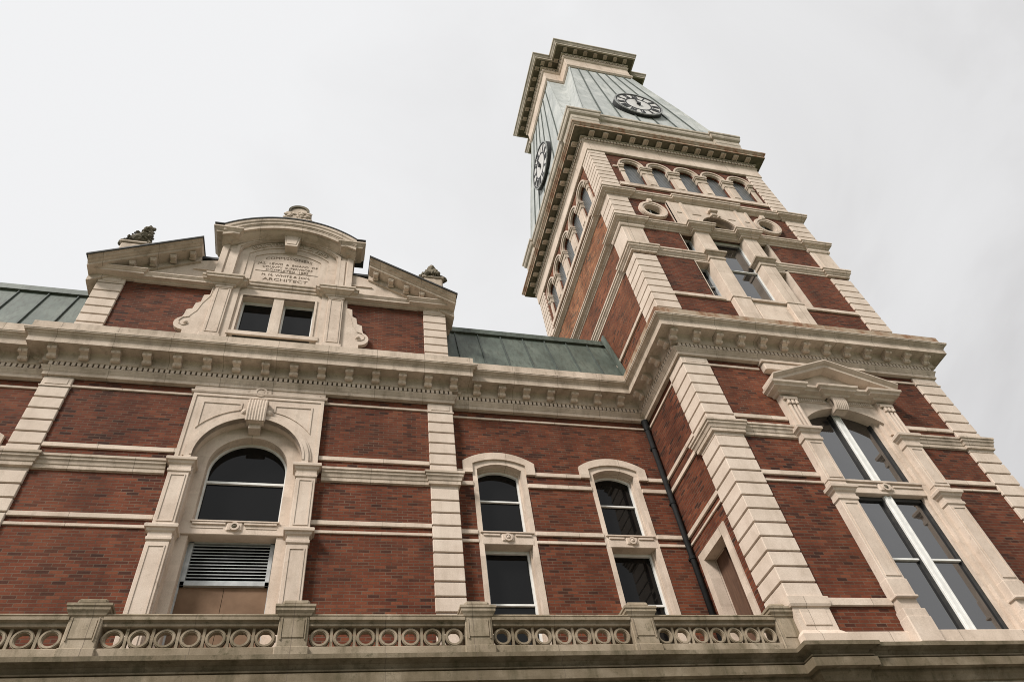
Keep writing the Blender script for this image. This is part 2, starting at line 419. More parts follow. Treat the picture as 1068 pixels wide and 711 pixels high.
# ---- brick walls
def wall_part(name, outer, holes, y0, y1, parent, axis='Y', mat=BRICK):
    return obj(name, MB().poly(outer, holes, y0, y1, axis), mat, parent)
ARX0, ARX1, ACX = -2.965, -.285, -1.63
wall_part('brick_wall', [(-5.8, 4.3), (ARX0+.02, 4.3), (ARX0+.02, 11.5), (ARX1-.02, 11.5), (ARX1-.02, 4.3), (2.5, 4.3), (2.5, 11.62), (-5.8, 11.62)], [], PB, PB+.5, ch)
def win_hole(c): return [(c-.60, 4.9), (c+.60, 4.9), (c+.60, 9.90)] + list(reversed(seg_arc(c-.60, c+.60, 9.90, 10.05))) [1:]
W1, W2, W0 = 3.56, 6.24, -6.86
wall_part('brick_wall', [(2.5, 4.3), (7.64, 4.3), (7.64, 11.62), (2.5, 11.62)], [win_hole(W1), win_hole(W2)], RB, RB+.45, ch)
wall_part('brick_wall', [(-20, 4.3), (-5.8, 4.3), (-5.8, 11.62), (-20, 11.62)], [win_hole(W0)], RB, RB+.45, ch)
mb = MB()
for x0, x1, y0, y1 in ((-20, -19.6, RB+.45, 26), (-20, 7.64, 25.6, 26)): mb.box(x0, x1, y0, y1, 4.3, 12.6)
mb.box(7.3, 7.64, 16.5, 25.6, 4.3, 12.6)
obj('rear_wall', mb, BRICK, ch)
obj('attic_floor', MB().box(-19.5, 7.5, 12.2, 25.5, 11.7, 11.9), SOFFIT, ch)
# ---- quoins
for x0, x1 in ((-5.872, -5.318), (2.01, 2.585)):
    mb = MB(); blocks(mb, x0, x1, PQ, PQ+.4, [11.22]+UPQ[1:]); blocks(mb, x0, x1, PQ, PQ+.4, LOWQ)
    mb.box(x0, x1, PQ, PQ+.4, 11.235, 11.485, .012); mb.box(x0+.07, x1-.07, PQ-.012, PQ+.1, 11.275, 11.42, .006)
    mb.box(x0-.015, x1+.015, PQ-.02, PQ+.3, 11.205, 11.235)
    mb.box(x0-.0, x1+.0, PQ+.02, PQ+.4, 9.06, 9.48)
    obj('quoin_strip', mb, QUOIN, ch)
# ---- string courses
def bands(xa, xb, yb, specs, parent, name='string_course'):
    for z0, z1, p in specs: obj(name, MB().box(xa, xb, yb-p, yb+.1, z0, z1, .008), STONE, parent)
SB = [(11.25, 11.31, .03), (9.67, 9.775, .04), (8.11, 8.21, .04), (7.93, 7.995, .03)]
CM = [(.0, 9.13), (.045, 9.145), (.045, 9.225), (.06, 9.235), (.075, 9.30), (.10, 9.325), (.10, 9.375), (.125, 9.385), (.125, 9.435), (.10, 9.45), (.0, 9.475)]
for xa, xb in ((-5.318, ARX0), (ARX1, 2.01)):
    bands(xa, xb, PB, SB, ch)
    obj('moulded_course', MB().sweep([(xa-.005 if xa < -3 else xa+.1, PB), (xb-.1 if xa < -3 else xb+.005, PB)], CM), MOULD, ch)
for x0, x1 in ((-5.872, -5.318), (2.01, 2.585)):
    obj('moulded_course', MB().sweep([(x0, PQ+.3), (x0, PQ), (x1, PQ), (x1, PQ+.3)], [(p*1.05, z) for p, z in CM]), MOULD, ch)
SR = [(11.265, 11.32, .03), (9.64, 9.745, .04), (9.32, 9.425, .04), (8.11, 8.21, .04), (7.925, 7.995, .03)]
HALF = .80
for segs in (((2.585, W1), (W1, W2), (W2, 7.6)), ((-20, W0), (W0, -5.872))):
    bands(segs[0][0], segs[-1][1], RB, SR[:1], ch)
    for xa, xb in segs:
        a = xa+(.60 if xa in (W1, W2, W0) else 0); b = xb-(.60 if xb in (W1, W2, W0) else 0)
        bands(a, b, RB, SR[2:], ch)
        a = xa+(HALF if xa in (W1, W2, W0) else 0); b = xb-(HALF if xb in (W1, W2, W0) else 0)
        bands(a, b, RB, SR[1:2], ch)
# ---- main cornice
RQ = RB-.055
cpath = [(-20, 25.9), (-20, RQ), (-5.872, RQ), (-5.872, PQ), (2.585, PQ), (2.585, RQ), (XT, RQ), (XT, TF), (XR, TF)]
cn = obj('cornice', MB().sweep(cpath, CORN, seg=(0, 6), caps=False), MOULD, ch)
for k_ in (1, 3, 5):
    mb = MB(); teeth(mb, cpath, .03, .122, 11.714, 11.813, .106, .068, (k_,), .0); obj('dentils', mb, STONE, cn)
obj('gutter', MB().sweep(cpath, LIP, seg=(0, 6), caps=False), MOULD, cn)
MZ = 12.049
proto = obj('modillion', modillion(), STONE, cn, at=(0, 0, 0))  # paler stone than the cornice bed, painting in the scrolls' highlights
sp = [(-5.84+.603*i, PQ-.135, 0, MZ) for i in range(15)] + [(3.19+.6135*i, RQ-.135, 0, MZ) for i in range(7)] + [(-6.40-.607*i, RQ-.135, 0, MZ) for i in range(8)]
place_mods(cn, proto, sp)
place_mods(cn, proto, [(2.585+.135, PQ+.06, R(90), MZ), (-5.872-.135, PQ+.06, R(-90), MZ)])
# ---- mansard roofs
def mansard(x0, x1, seams, stain=False):
    y0, z0, y1, z1 = 11.72, 12.55, 12.47, 15.36
    mb = MB().add([(x0, y0, z0), (x1, y0, z0), (x1, y1, z1), (x0, y1, z1), (x0, y0+.2, z0), (x1, y0+.2, z0), (x1, 25.7, z1), (x0, 25.7, z1), (x0, 25.7, z0), (x1, 25.7, z0)],
                  [(0, 1, 2, 3), (3, 2, 6, 7), (0, 3, 7, 8), (1, 9, 6, 2), (7, 6, 9, 8)])
    r = obj('mansard_roof', mb, ROOF, ch)
    mb = MB().box(x0, x1, y1-.05, y1+.14, z1-.02, z1+.21, .03); mb.box(x0, x1, y1-.085, y1+.1, z1-.045, z1-.015)
    obj('ridge_cap', mb, ROOF, r)
    d = Vector((0, y1-y0, z1-z0)).normalized(); nrm = Vector((0, -d.z, d.y))
    for xs in seams:
        a = Vector((xs, y0, z0)); b = Vector((xs, y1, z1-.03))
        vs = []
        for q in (a, b):
            for dx, h in ((-.018, 0), (.018, 0), (.012, .045), (-.012, .045)): vs.append(q + Vector((dx, 0, 0)) + nrm*h)
        m2 = MB().add(vs, [(0, 1, 5, 4), (1, 2, 6, 5), (2, 3, 7, 6), (3, 0, 4, 7), (0, 3, 2, 1), (4, 5, 6, 7)])
        m2.lump((xs, y1+.02, z1+.225), .028, 1, .1)
        obj('standing_seam', m2, SEAM, r)
    return r
mansard(2.59, XT+.05, [3.02+.66*i for i in range(7)])
mansard(-20, -5.86, [-6.55-.66*i for i in range(9)])
mb = MB()
vs = [(XT+.03, 11.68, 12.6), (XT+.03, 12.44, 15.62), (XT-.02, 12.44, 15.62), (XT-.02, 11.68, 12.6), (XT+.03, 11.53, 12.6), (XT+.03, 12.28, 15.66), (XT-.02, 12.28, 15.66), (XT-.02, 11.53, 12.6)]
obj('roof_flashing', MB().add(vs, [(0, 1, 2, 3), (4, 7, 6, 5), (0, 4, 5, 1), (3, 2, 6, 7), (1, 5, 6, 2), (0, 3, 7, 4)]), ROOF, ch)

# ---- arched window of the gabled bay
SY = PQ-.03
spr, ri = 9.55, 1.04
body = [(ARX0, 9.44), (ACX-ri, 9.44)] + arc(ACX, spr, ri, 180, 0, 40) + [(ACX+ri, 9.44), (ARX1, 9.44), (ARX1, 11.30), (ARX0, 11.30)]
mb = MB().poly(body, [], SY, SY+.3)
su = obj('arch_surround', mb, SMOOTH, ch)
mb = MB()
mb.poly([(ACX-1.16, 9.44), (ACX-1.03, 9.44)] + arc(ACX, spr, 1.03, 180, 0, 40) + [(ACX+1.03, 9.44), (ACX+1.16, 9.44)] + list(reversed(arc(ACX, spr, 1.16, 180, 0, 40))), [], SY-.07, SY+.05)
mb.poly(arc(ACX, spr, 1.205, 180, 0, 40) + list(reversed(arc(ACX, spr, 1.16, 180, 0, 40))), [], SY-.035, SY+.05); mb.poly(arc(ACX, spr, 1.075, 180, 0, 40) + list(reversed(arc(ACX, spr, 1.03, 180, 0, 40))), [], SY-.085, SY+.05)
obj('archivolt', mb, SMOOTH, su)
mb = MB()   # spandrel panels: raised border strips
for sgn in (-1, 1):
    o_ = [(ACX+sgn*1.12, 10.28), (ACX+sgn*1.12, 11.06), (ACX+sgn*.32, 11.06), (ACX+sgn*.32, 10.93)] + [(ACX+sgn*1.34*math.cos(R(t)), spr+1.34*math.sin(R(t))) for t in (76, 68, 60, 52, 44, 37)]
    cxm = sum(p[0] for p in o_)/len(o_); czm = sum(p[1] for p in o_)/len(o_)
    i_ = [(cxm+(p[0]-cxm)*.90, czm+(p[1]-czm)*.86) for p in o_]
    mb.poly(o_, [i_], SY-.018, SY+.02)
mb.box(ARX0, ARX0+.07, SY-.02, SY+.1, 9.46, 11.28); mb.box(ARX1-.07, ARX1, SY-.02, SY+.1, 9.46, 11.28); mb.box(ARX0+.07, ARX1-.07, SY-.02, SY+.1, 11.20, 11.28)
obj('spandrel_panel', mb, SMOOTH, su)
mb = MB().box(ARX0-.01, ARX1+.01, SY, SY+.3, 11.33, 11.49)
mb.sweep([(ARX0-.01, SY+.2), (ARX0-.01, SY), (ARX1+.01, SY), (ARX1+.01, SY+.2)], [(0, 11.28), (.035, 11.285), (.05, 11.325), (.05, 11.34), (0, 11.345)])
for s_ in (-1, 1): mb.box(ACX+s_*.26, ACX+s_*1.24, SY-.012, SY+.1, 11.36, 11.45, .005)
mb.poly(arc(ACX, 11.395, .13, 0, 360, 24)[:-1], [arc(ACX, 11.395, .09, 0, 360, 24)[:-1]], SY-.04, SY+.05); mb.poly(arc(ACX, 11.395, .065, 0, 360, 24)[:-1], [], SY-.032, SY+.05)
mb.box(ACX-.22, ACX+.22, SY-.025, SY+.1, 11.345, 11.47, .01)
obj('frieze_panel', mb, SMOOTH, su)
mb = MB()   # fluted keystone
kz0, kz1 = 10.50, 11.06
for i in range(7):
    x = ACX-.165+.055*i
    pts = [(x*1+0, SY-.09-.04*math.sin(t*math.pi)-.02*t, kz0+(kz1-kz0)*t) for t in [q/8 for q in range(9)]]
    mb.tube(pts, .036, 8)
mb.box(ACX-.18, ACX+.18, SY-.09, SY+.1, kz0, kz1, .02); mb.box(ACX-.21, ACX+.21, SY-.13, SY+.1, kz1-.05, kz1+.02, .015)
for s_ in (-1, 1): mb.lump((ACX+s_*.24, SY-.05, kz0+.25), .075, 2, .12, 3, (1, .9, 1.3))
mb.box(ACX-.12, ACX+.12, SY+.01, SY+.3, 10.38, 10.58, .01)
obj('keystone', mb, SMOOTH, su)
# reveal ring and jambs
mb = MB().poly([(ACX-ri-.02, 4.4), (ACX-.76, 4.4), (ACX-.76, 9.55)] + arc(ACX, spr, .76, 180, 0, 40)[1:-1] + [(ACX+.76, 9.55), (ACX+.76, 4.4), (ACX+ri+.02, 4.4), (ACX+ri+.02, 9.55)] + list(reversed(arc(ACX, spr, ri+.02, 180, 0, 40)))[1:-1] + [(ACX-ri-.02, 9.55)], [], PQ+.20, PQ+.62)
jm = obj('window_jamb', mb, STONE, ch)
def pilaster(mb, x0, x1, y, z0, z1, panel=True, d=.2):
    mb.box(x0, x1, y, y+d, z0, z1, .008)
    if panel:
        a, b, c_, e_ = x0+.05, x1-.05, z0+.07, z1-.07
        t = .022
        mb.box(a, a+t, y-.014, y+.02, c_, e_); mb.box(b-t, b, y-.014, y+.02, c_, e_); mb.box(a+t, b-t, y-.014, y+.02, e_-t, e_); mb.box(a+t, b-t, y-.014, y+.02, c_, c_+t)
def capital(mb, x0, x1, y, z0, z1, p=.09, d=.25):
    h = z1-z0
    mb.sweep([(x0, y+d), (x0, y), (x1, y), (x1, y+d)], [(0, z0), (p*.25, z0+.02), (p*.25, z0+h*.22), (p*.1, z0+h*.26), (p*.1, z0+h*.5), (p*.45, z0+h*.58), (p*.6, z0+h*.7), (p*.95, z0+h*.74), (p, z0+h*.9), (p*.8, z0+h*.97), (0, z1)])
PY = PQ-.10
for x0, x1 in ((-2.972, -2.60), (-.655, -.285)):
    mb = MB(); pilaster(mb, x0, x1, PY, 7.93, 9.12); pilaster(mb, x0-.005, x1+.005, PY, 4.4, 7.58)
    mb.box(x0+.008, x1-.008, PY+.006, PY+.3, 7.5, 8.0); mb.box(x0+.008, x1-.008, PY+.006, PY+.3, 9.0, 9.45)
    mb.box(x0+.33, x1+.03, PY+.06, PY+.3, 4.4, 9.45) if x0 < -2 else mb.box(x0-.03, x1-.33, PY+.06, PY+.3, 4.4, 9.45)
    pl = obj('window_pilaster', mb, SMOOTH, ch)
    mb = MB(); capital(mb, x0, x1, PY, 9.10, 9.44); obj('capital', mb, SMOOTH, pl)
    mb = MB(); capital(mb, x0, x1, PY, 7.60, 7.92); obj('capital', mb, SMOOTH, pl)
# transom beam with boss
TY = PQ+.16
mb = MB().box(ACX-.98, ACX+.98, TY, TY+.4, 7.93, 8.20, .012)
for s_ in (-1, 1):
    mb.box(ACX+s_*.16, ACX+s_*.74, TY-.03, TY+.05, 8.13, 8.175, .006); mb.box(ACX+s_*.2, ACX+s_*.74, TY-.012, TY+.05, 8.06, 8.08)
mb.box(ACX-.78, ACX+.78, TY-.04, TY+.05, 8.18, 8.215, .006)
mb.box(ACX-.15, ACX+.15, TY-.03, TY+.05, 7.99, 8.19, .03)
mb.poly(arc(ACX, 8.085, .085, 0, 360, 20)[:-1], [arc(ACX, 8.085, .05, 0, 360, 20)[:-1]], TY-.055, TY+.02)
tr = obj('transom', mb, SMOOTH, ch); obj('boss', MB().lump((ACX, TY-.02, 8.085), .045, 2, .1, 1), OLD, tr, True)
# arched sash
GY = PQ+.47
gp = [(ACX-.78, 8.15), (ACX+.78, 8.15), (ACX+.78, 9.55)] + arc(ACX, spr, .78, 0, 180, 32)[1:-1] + [(ACX-.78, 9.55)]
wf = obj('arched_window', MB().poly(gp, [], GY, GY+.03), GLASS, ch)
ip = [(ACX-.725, 8.215), (ACX+.725, 8.215), (ACX+.725, 9.55)] + arc(ACX, spr, .725, 0, 180, 32)[1:-1] + [(ACX-.725, 9.55)]
mb = MB().poly(gp, [ip], GY-.05, GY+.01); mb.box(ACX-.73, ACX+.73, GY-.045, GY, 9.28, 9.33)
obj('sash_frame', mb, WHITE, wf)
# louvre and board
mb = MB(); LX0, LX1, LZ0, LZ1 = ACX-.735, ACX+.735, 7.06, 7.98
for a in ((LX0, LX0+.07, LZ0, LZ1), (LX1-.07, LX1, LZ0, LZ1), (LX0, LX1, LZ1-.07, LZ1), (LX0, LX1, LZ0, LZ0+.08)): mb.box(a[0], a[1], GY-.06, GY+.05, a[2], a[3], .004)
lv = obj('louver_vent', mb, GREYF, ch)
for i in range(12):
    z = LZ0+.085+.0645*i
    obj('louver_blade', MB().add([(LX0+.06, GY-.045, z), (LX1-.06, GY-.045, z), (LX1-.06, GY+.035, z+.05), (LX0+.06, GY+.035, z+.05), (LX0+.06, GY-.045, z+.018), (LX1-.06, GY-.045, z+.018), (LX1-.06, GY+.035, z+.06), (LX0+.06, GY+.035, z+.06)],
        [(0, 1, 2, 3), (4, 7, 6, 5), (0, 4, 5, 1), (3, 2, 6, 7), (0, 3, 7, 4), (1, 5, 6, 2)]), GREYF, lv)
obj('vent_backing', MB().box(LX0, LX1, GY+.06, GY+.08, LZ0, LZ1), PIPE, lv)
mb = MB().box(LX0-.02, ACX-.004, GY, GY+.03, 4.4, 7.06); mb.box(ACX+.004, LX1+.02, GY, GY+.03, 4.4, 7.06)
obj('blank_board', mb, TIMBER, ch)
obj('window_trim', MB().box(LX0-.03, LX0, GY-.05, GY+.05, 4.4, 7.98).box(LX1, LX1+.03, GY-.05, GY+.05, 4.4, 7.98), GREYF, ch)

# ---- windows of the recessed walls
def tall_window(c):
    fl = c-.60; fr = c+.60
    out_ = [(fl, 4.7), (fr, 4.7), (fr, 9.90)] + list(reversed(seg_arc(fl, fr, 9.90, 10.05)))[1:-1] + [(fl, 9.90)]
    inn = [(c-.50, 5.0), (c+.50, 5.0), (c+.50, 9.78)] + list(reversed(seg_arc(c-.50, c+.50, 9.78, 9.93)))[1:-1] + [(c-.50, 9.78)]
    inn2 = [(c-.47, 5.03), (c+.47, 5.03), (c+.47, 9.76)] + list(reversed(seg_arc(c-.47, c+.47, 9.76, 9.90)))[1:-1] + [(c-.47, 9.76)]
    g = obj('tall_window', MB().poly(inn, [], RB+.27, RB+.30), GLASS, ch)
    mb = MB().poly(out_, [inn], RB-.015, RB+.14); mb.poly([(p[0]+(.02 if p[0] > c else -.02), p[1]+.015) for p in inn], [inn2], RB+.14, RB+.32)
    obj('stone_jamb', mb, STONE, g)
    hs = seg_arc(c-.81, c+.81, 9.965, 10.235); hi = seg_arc(c-.595, c+.595, 9.905, 10.045)
    mb = MB().poly([(c-.81, 9.655), (c-.60, 9.655), (c-.595, 9.905)] + hi[1:-1] + [(c+.595, 9.905), (c+.60, 9.655), (c+.81, 9.655), (c+.81, 9.965)] + list(reversed(hs))[1:-1] + [(c-.81, 9.965)], [], RB-.06, RB+.1)
    obj('hood', mb, STONE, g)
    mb = MB().box(c-.545, c+.545, RB-.02, RB+.28, 7.89, 8.165, .01)
    mb.box(c-.56, c+.56, RB-.055, RB+.05, 8.14, 8.175, .006)
    for s_ in (-1, 1):
        mb.box(c+s_*.16, c+s_*.50, RB-.045, RB+.05, 8.075, 8.12, .006)
    mb.box(c-.14, c+.14, RB-.045, RB+.05, 7.945, 8.14, .03); mb.poly(arc(c, 8.04, .085, 0, 360, 18)[:-1], [arc(c, 8.04, .05, 0, 360, 18)[:-1]], RB-.065, RB)
    mb.lump((c, RB-.04, 8.04), .045, 2, .1, 2)
    obj('transom', mb, SMOOTH, g)
    mb = MB(); y = RB+.22
    z0 = 8.165
    arcO = seg_arc(c-.47, c+.47, 9.76, 9.90); arcI = seg_arc(c-.435, c+.435, 9.73, 9.865)
    mb.poly([(c-.47, z0), (c+.47, z0), (c+.47, 9.76)] + list(reversed(arcO))[1:-1] + [(c-.47, 9.76)], [[(c-.435, z0+.035), (c+.435, z0+.035), (c+.435, 9.73)] + list(reversed(arcI))[1:-1] + [(c-.435, 9.73)]], y, y+.06)
    mb.box(c-.44, c+.44, y+.005, y+.05, 9.09, 9.125)
    mb.poly(rect(c-.47, c+.47, 5.03, 7.89), [rect(c-.43, c+.43, 5.08, 7.83)], y, y+.06); mb.box(c-.44, c+.44, y+.005, y+.05, 6.715, 6.755)
    obj('sash_frame', mb, WHITE, g)
    return g
for c in (W1, W2, W0): tall_window(c)

# ================================================================== GABLE over the centre bay
GX0, GX1 = -5.872, 2.585
gc = (GX0+GX1)/2
gwin = [rect(-2.545, -1.80, 13.35, 14.80), rect(-1.555, -.80, 13.35, 14.80)]
ghole = [rect(-2.60, -.74, 13.2, 14.95)]
gb = MB().poly([(GX0+.03, 12.35), (GX1-.03, 12.35), (GX1-.03, 15.25), (gc+2.0, 15.25), (gc-2.0, 15.25), (GX0+.03, 15.25)], ghole, PB, PB+.4)
gb.box(GX0+.03, GX0+.4, PB+.4, 15.6, 12.35, 15.2); gb.box(GX1-.4, GX1-.03, PB+.4, 15.6, 12.35, 15.2)
obj('gable_wall', gb, BRICK, ch)
mb = MB().poly([(GX0+.02, 15.0), (GX1-.02, 15.0), (GX1-.02, 15.2), (gc, 17.0), (GX0+.02, 15.2)], [], PB+.41, 15.7); obj('gable_roof', mb, ROOF, ch)
for x0, x1 in ((GX0, -5.285), (1.99, GX1)):
    mb = MB(); blocks(mb, x0, x1, PQ, PQ+.4, [14.785, 14.48, 14.18, 13.885, 13.59, 13.29, 12.99, 12.69])
    mb.box(x0, x1, PQ, PQ+.4, 14.80, 15.02, .012); mb.box(x0+.09, x1-.09, PQ-.015, PQ+.1, 14.865, 14.99, .01); mb.box(x0+.15, x1-.15, PQ-.015, PQ+.1, 14.835, 14.87, .01)
    obj('quoin_strip', mb, QUOIN, ch)
# horizontal cornice pieces of the broken pediment
HC = [(0, 14.985), (.03, 14.99), (.03, 15.03), (.20, 15.035), (.20, 15.09), (.22, 15.10), (.25, 15.14), (.27, 15.15), (.27, 15.18), (0, 15.23)]
HC2 = [(p*.7, z-.02) for p, z in HC]
obj('gable_cornice', MB().sweep([(GX0, 15.6), (GX0, PQ), (-5.08, PQ), (-5.08, PQ+.1)], HC), SMOOTH, ch)
obj('gable_cornice', MB().sweep([(1.80, PQ+.1), (1.80, PQ), (GX1, PQ), (GX1, 15.6)], HC), SMOOTH, ch)
obj('gable_cornice', MB().sweep([(-5.10, PQ), (-3.25, PQ)], HC2), SMOOTH, ch)
obj('gable_cornice', MB().sweep([(-.05, PQ), (1.82, PQ)], HC2), SMOOTH, ch)
# raking cornices
def rake(sgn):
    X = lambda x: x if sgn < 0 else 2*gc-x
    lo, hi_ = (-6.10, 15.16), (-3.79, 16.44)
    d = Vector((hi_[0]-lo[0], hi_[1]-lo[1])); sl = d.y/d.x
    prof = [(.0, -.42), (.05, -.41), (.05, -.215), (.33, -.20), (.34, -.135), (.365, -.13), (.40, -.10), (.45, -.085), (.47, -.05), (.51, -.04), (.52, -.005), (.0, .06)]
    vs = []
    for x in (lo[0], hi_[0]):
        z = lo[1]+(x-lo[0])*sl
        for p, q in prof: vs.append((X(x), PQ-p, z+q))
    k = len(prof); back = len(vs)
    for x in (lo[0], hi_[0]):
        z = lo[1]+(x-lo[0])*sl
        for q in (-.42, .06): vs.append((X(x), PQ+.42, z+q))
    fs = [[i, i+1, i+1+k, i+k] for i in range(k-1)]
    fs += [[back+1, back, 0] + list(range(1, k)), [back+2, back+3] + [k+i for i in reversed(range(k))], [k-1, back+1, back+3, 2*k-1], [0, k, back+2, back], [back, back+2, back+3, back+1]]
    r_ = obj('raking_cornice', MB().add(vs, fs), MOULD, ch)
    vs = []
    for x in (lo[0]-.03, hi_[0]+.02):
        z = lo[1]+(x-lo[0])*sl
        for p, q in ((.55, -.03), (.55, .02), (-.40, .105), (-.40, .065)): vs.append((X(x), PQ-p, z+q))
    obj('flashing', MB().add(vs, [(0, 1, 5, 4), (1, 2, 6, 5), (2, 3, 7, 6), (3, 0, 4, 7), (0, 3, 2, 1), (4, 5, 6, 7)]), FLASH, r_)
    for t in (.38, .56, .74, .92):
        x = lo[0]+d.x*t; z = lo[1]+d.y*t-.205
        mb = MB().box(X(x)-.065, X(x)+.065, PQ-.26, PQ, z-.13, z+.02, .015); mb.tube([(X(x)-.075, PQ-.24, z-.06), (X(x)+.075, PQ-.24, z-.06)], .038, 8); mb.tube([(X(x)-.075, PQ-.10, z-.12), (X(x)+.075, PQ-.10, z-.12)], .038, 8)
        obj('rake_bracket', mb, MOULD, r_)
    # pale tympanum infill and the low coping beside the attic
    a = [(X(-5.55), 15.22), (X(-3.3), 15.22), (X(-3.3), 16.27), (X(-3.78), 16.12)]
    obj('tympanum', MB().poly(a, [], PQ+.01, PB+.02), SMOOTH, ch)
    mb = MB().box(X(-3.86), X(-3.32), PQ-.02, PQ+.45, 16.22, 16.30); obj('flashing', mb, FLASH, r_)
    mb = MB().box(X(-3.9), X(-3.3), PQ-.03, PQ+.05, 15.70, 15.74); obj('stone_fillet', mb, SMOOTH, r_)
rake(-1); rake(1)
# pilasters, scrolls, windows
mb = MB().poly(rect(-2.68, -.625, 12.7, 15.14), gwin, PQ-.02, PB+.45)
mb.poly(rect(-2.60, -.745, 13.2, 14.86), [rect(-2.545, -.80, 13.2, 14.80)], PQ-.05, PQ); mb.box(-3.3, .05, PQ-.06, PQ+.2, 12.6, 13.12)
mb.box(-2.7, -.6, PQ-.10, PB+.1, 13.22, 13.36, .01)
obj('window_surround', mb, SMOOTH, ch)
gwo = obj('gable_window', MB().box(-2.56, -1.79, PQ+.24, PQ+.27, 13.3, 14.84).box(-1.57, -.79, PQ+.24, PQ+.27, 13.3, 14.84), GLASS, ch)
mb = MB()
for h in gwin:
    x0, z0 = h[0]; x1, z1 = h[2]
    mb.poly(rect(x0, x1, z0, z1), [rect(x0+.04, x1-.04, z0+.04, z1-.05)], PQ+.19, PQ+.25)
obj('sash_frame', mb, WHITE, gwo)
for x0, x1 in ((-3.205, -2.83), (-.475, -.095)):
    mb = MB(); pilaster(mb, x0, x1, PQ-.12, 13.12, 14.95, True, .25); mb.box(x0-.05, x1+.05, PQ-.16, PQ+.1, 12.7, 13.12, .015); mb.box(x0-.02, x1+.02, PQ-.14, PQ+.1, 14.90, 14.99, .01)
    m_ = -2.66 if x0 < -2 else -.645
    mb.box(min(x1, m_) if x0 < -2 else m_, max(x1, m_) if x0 < -2 else x0, PQ-.07, PQ+.1, 12.7, 15.0)
    obj('gable_pilaster', mb, SMOOTH, ch)
ENT = [(0, 14.98), (.05, 15.0), (.05, 15.05), (.10, 15.07), (.14, 15.10), (.20, 15.12), (.20, 15.18), (.23, 15.20), (.23, 15.25), (0, 15.31)]
ENC = [(0, 15.10), (.02, 15.11), (.02, 15.18), (.06, 15.20), (.06, 15.28), (.09, 15.30), (.09, 15.345), (0, 15.37)]
for a_, b_ in ((-3.34, -2.70), (-.60, .05)):
    obj('entablature', MB().sweep([(a_, PQ+.2), (a_, PQ-.03), (a_+.09, PQ-.03), (a_+.09, PQ-.10), (b_-.10, PQ-.10), (b_-.10, PQ-.03), (b_, PQ-.03), (b_, PQ+.2)] if a_ < -1 else [(a_, PQ+.2), (a_, PQ-.03), (a_+.09, PQ-.03), (a_+.09, PQ-.10), (b_-.10, PQ-.10), (b_-.10, PQ-.03), (b_, PQ-.03), (b_, PQ+.2)], ENT), MOULD, ch)
obj('entablature', MB().sweep([(-2.72, PQ-.03), (-.58, PQ-.03)], ENC), MOULD, ch)
for sg in (-1, 1):
    X = lambda x: x if sg < 0 else 2*ACX-x-.03
    o_ = [(X(-3.20), 12.9), (X(-3.20), 15.0), (X(-3.29), 15.0), (X(-3.30), 14.66), (X(-3.43), 14.62), (X(-3.45), 14.34), (X(-3.55), 14.28), (X(-3.58), 14.06), (X(-3.70), 14.0), (X(-3.72), 13.79)] + [(X(-3.64-.24*math.cos(R(t))), 13.50+.24*math.sin(R(t))) for t in range(65, -91, -22)] + [(X(-3.64), 12.9)]
    mb = MB().poly(o_, [], PQ-.05, PB+.05)
    sc_ = [(X(-3.62-(.22-.025*i)*math.cos(R(100-40*i))), PQ-.06, 13.52+(.22-.025*i)*math.sin(R(100-40*i))) for i in range(8)]
    mb.tube(sc_, .011, 6); mb.lump((X(-3.62), PQ-.05, 13.52), .055, 2, .05, 1)
    mb.tube([(X(-3.27), PQ-.055, 14.95), (X(-3.28), PQ-.055, 14.6), (X(-3.40), PQ-.055, 14.3), (X(-3.47), PQ-.055, 13.98), (X(-3.60), PQ-.055, 13.74)], .009, 6)
    obj('scroll_bracket', mb, SMOOTH, ch)
# attic with segmental pediment
AX0, AX1, AC = -3.36, .06, -1.65
arch_o = seg_arc(AX0+.06, AX1-.06, 17.02, 17.74, 28)
recess = [(-2.93, 15.4), (-.37, 15.4), (-.37, 16.72), (-.42, 16.90)] + list(reversed(seg_arc(-2.88, -.42, 16.90, 17.46, 24)))[1:-1] + [(-2.88, 16.90), (-2.93, 16.72)]
mb = MB().poly([(AX0, 15.4), (AX1, 15.4), (AX1, 17.0)] + list(reversed(arch_o)) + [(AX0, 17.0)], [recess], PQ-.05, PQ+.5)
at = obj('attic', mb, SMOOTH, ch)
for x0, x1 in ((AX0-.01, AX0+.16), (AX1-.16, AX1+.01)): obj('attic_strip', MB().box(x0, x1, PQ-.10, PQ+.2, 15.4, 16.98, .01), SMOOTH, at)
for x0, x1 in ((AX0+.20, AX0+.40), (AX1-.40, AX1-.20)): obj('attic_strip', MB().box(x0, x1, PQ-.08, PQ, 15.42, 16.75, .01), SMOOTH, at)
av = seg_arc(-3.02, -.28, 16.92, 17.52, 24); av2 = seg_arc(-2.90, -.40, 16.92, 17.475, 24)
obj('archivolt', MB().poly([(-3.02, 15.4)] + av + [(-.28, 15.4), (-.36, 15.4), (-.36, 16.9)] + list(reversed(av2)) + [(-2.94, 16.9), (-2.94, 15.4)], [], PQ-.085, PQ), SMOOTH, at)
mb = MB().poly([(-2.97, 15.3), (-.33, 15.3), (-.33, 17.0), (-2.97, 17.0)], [], PQ+.13, PQ+.4); mb.poly(seg_arc(-2.95, -.35, 16.9, 17.45, 20), [], PQ+.13, PQ+.4)
obj('recess_panel', mb, SMOOTH, at)
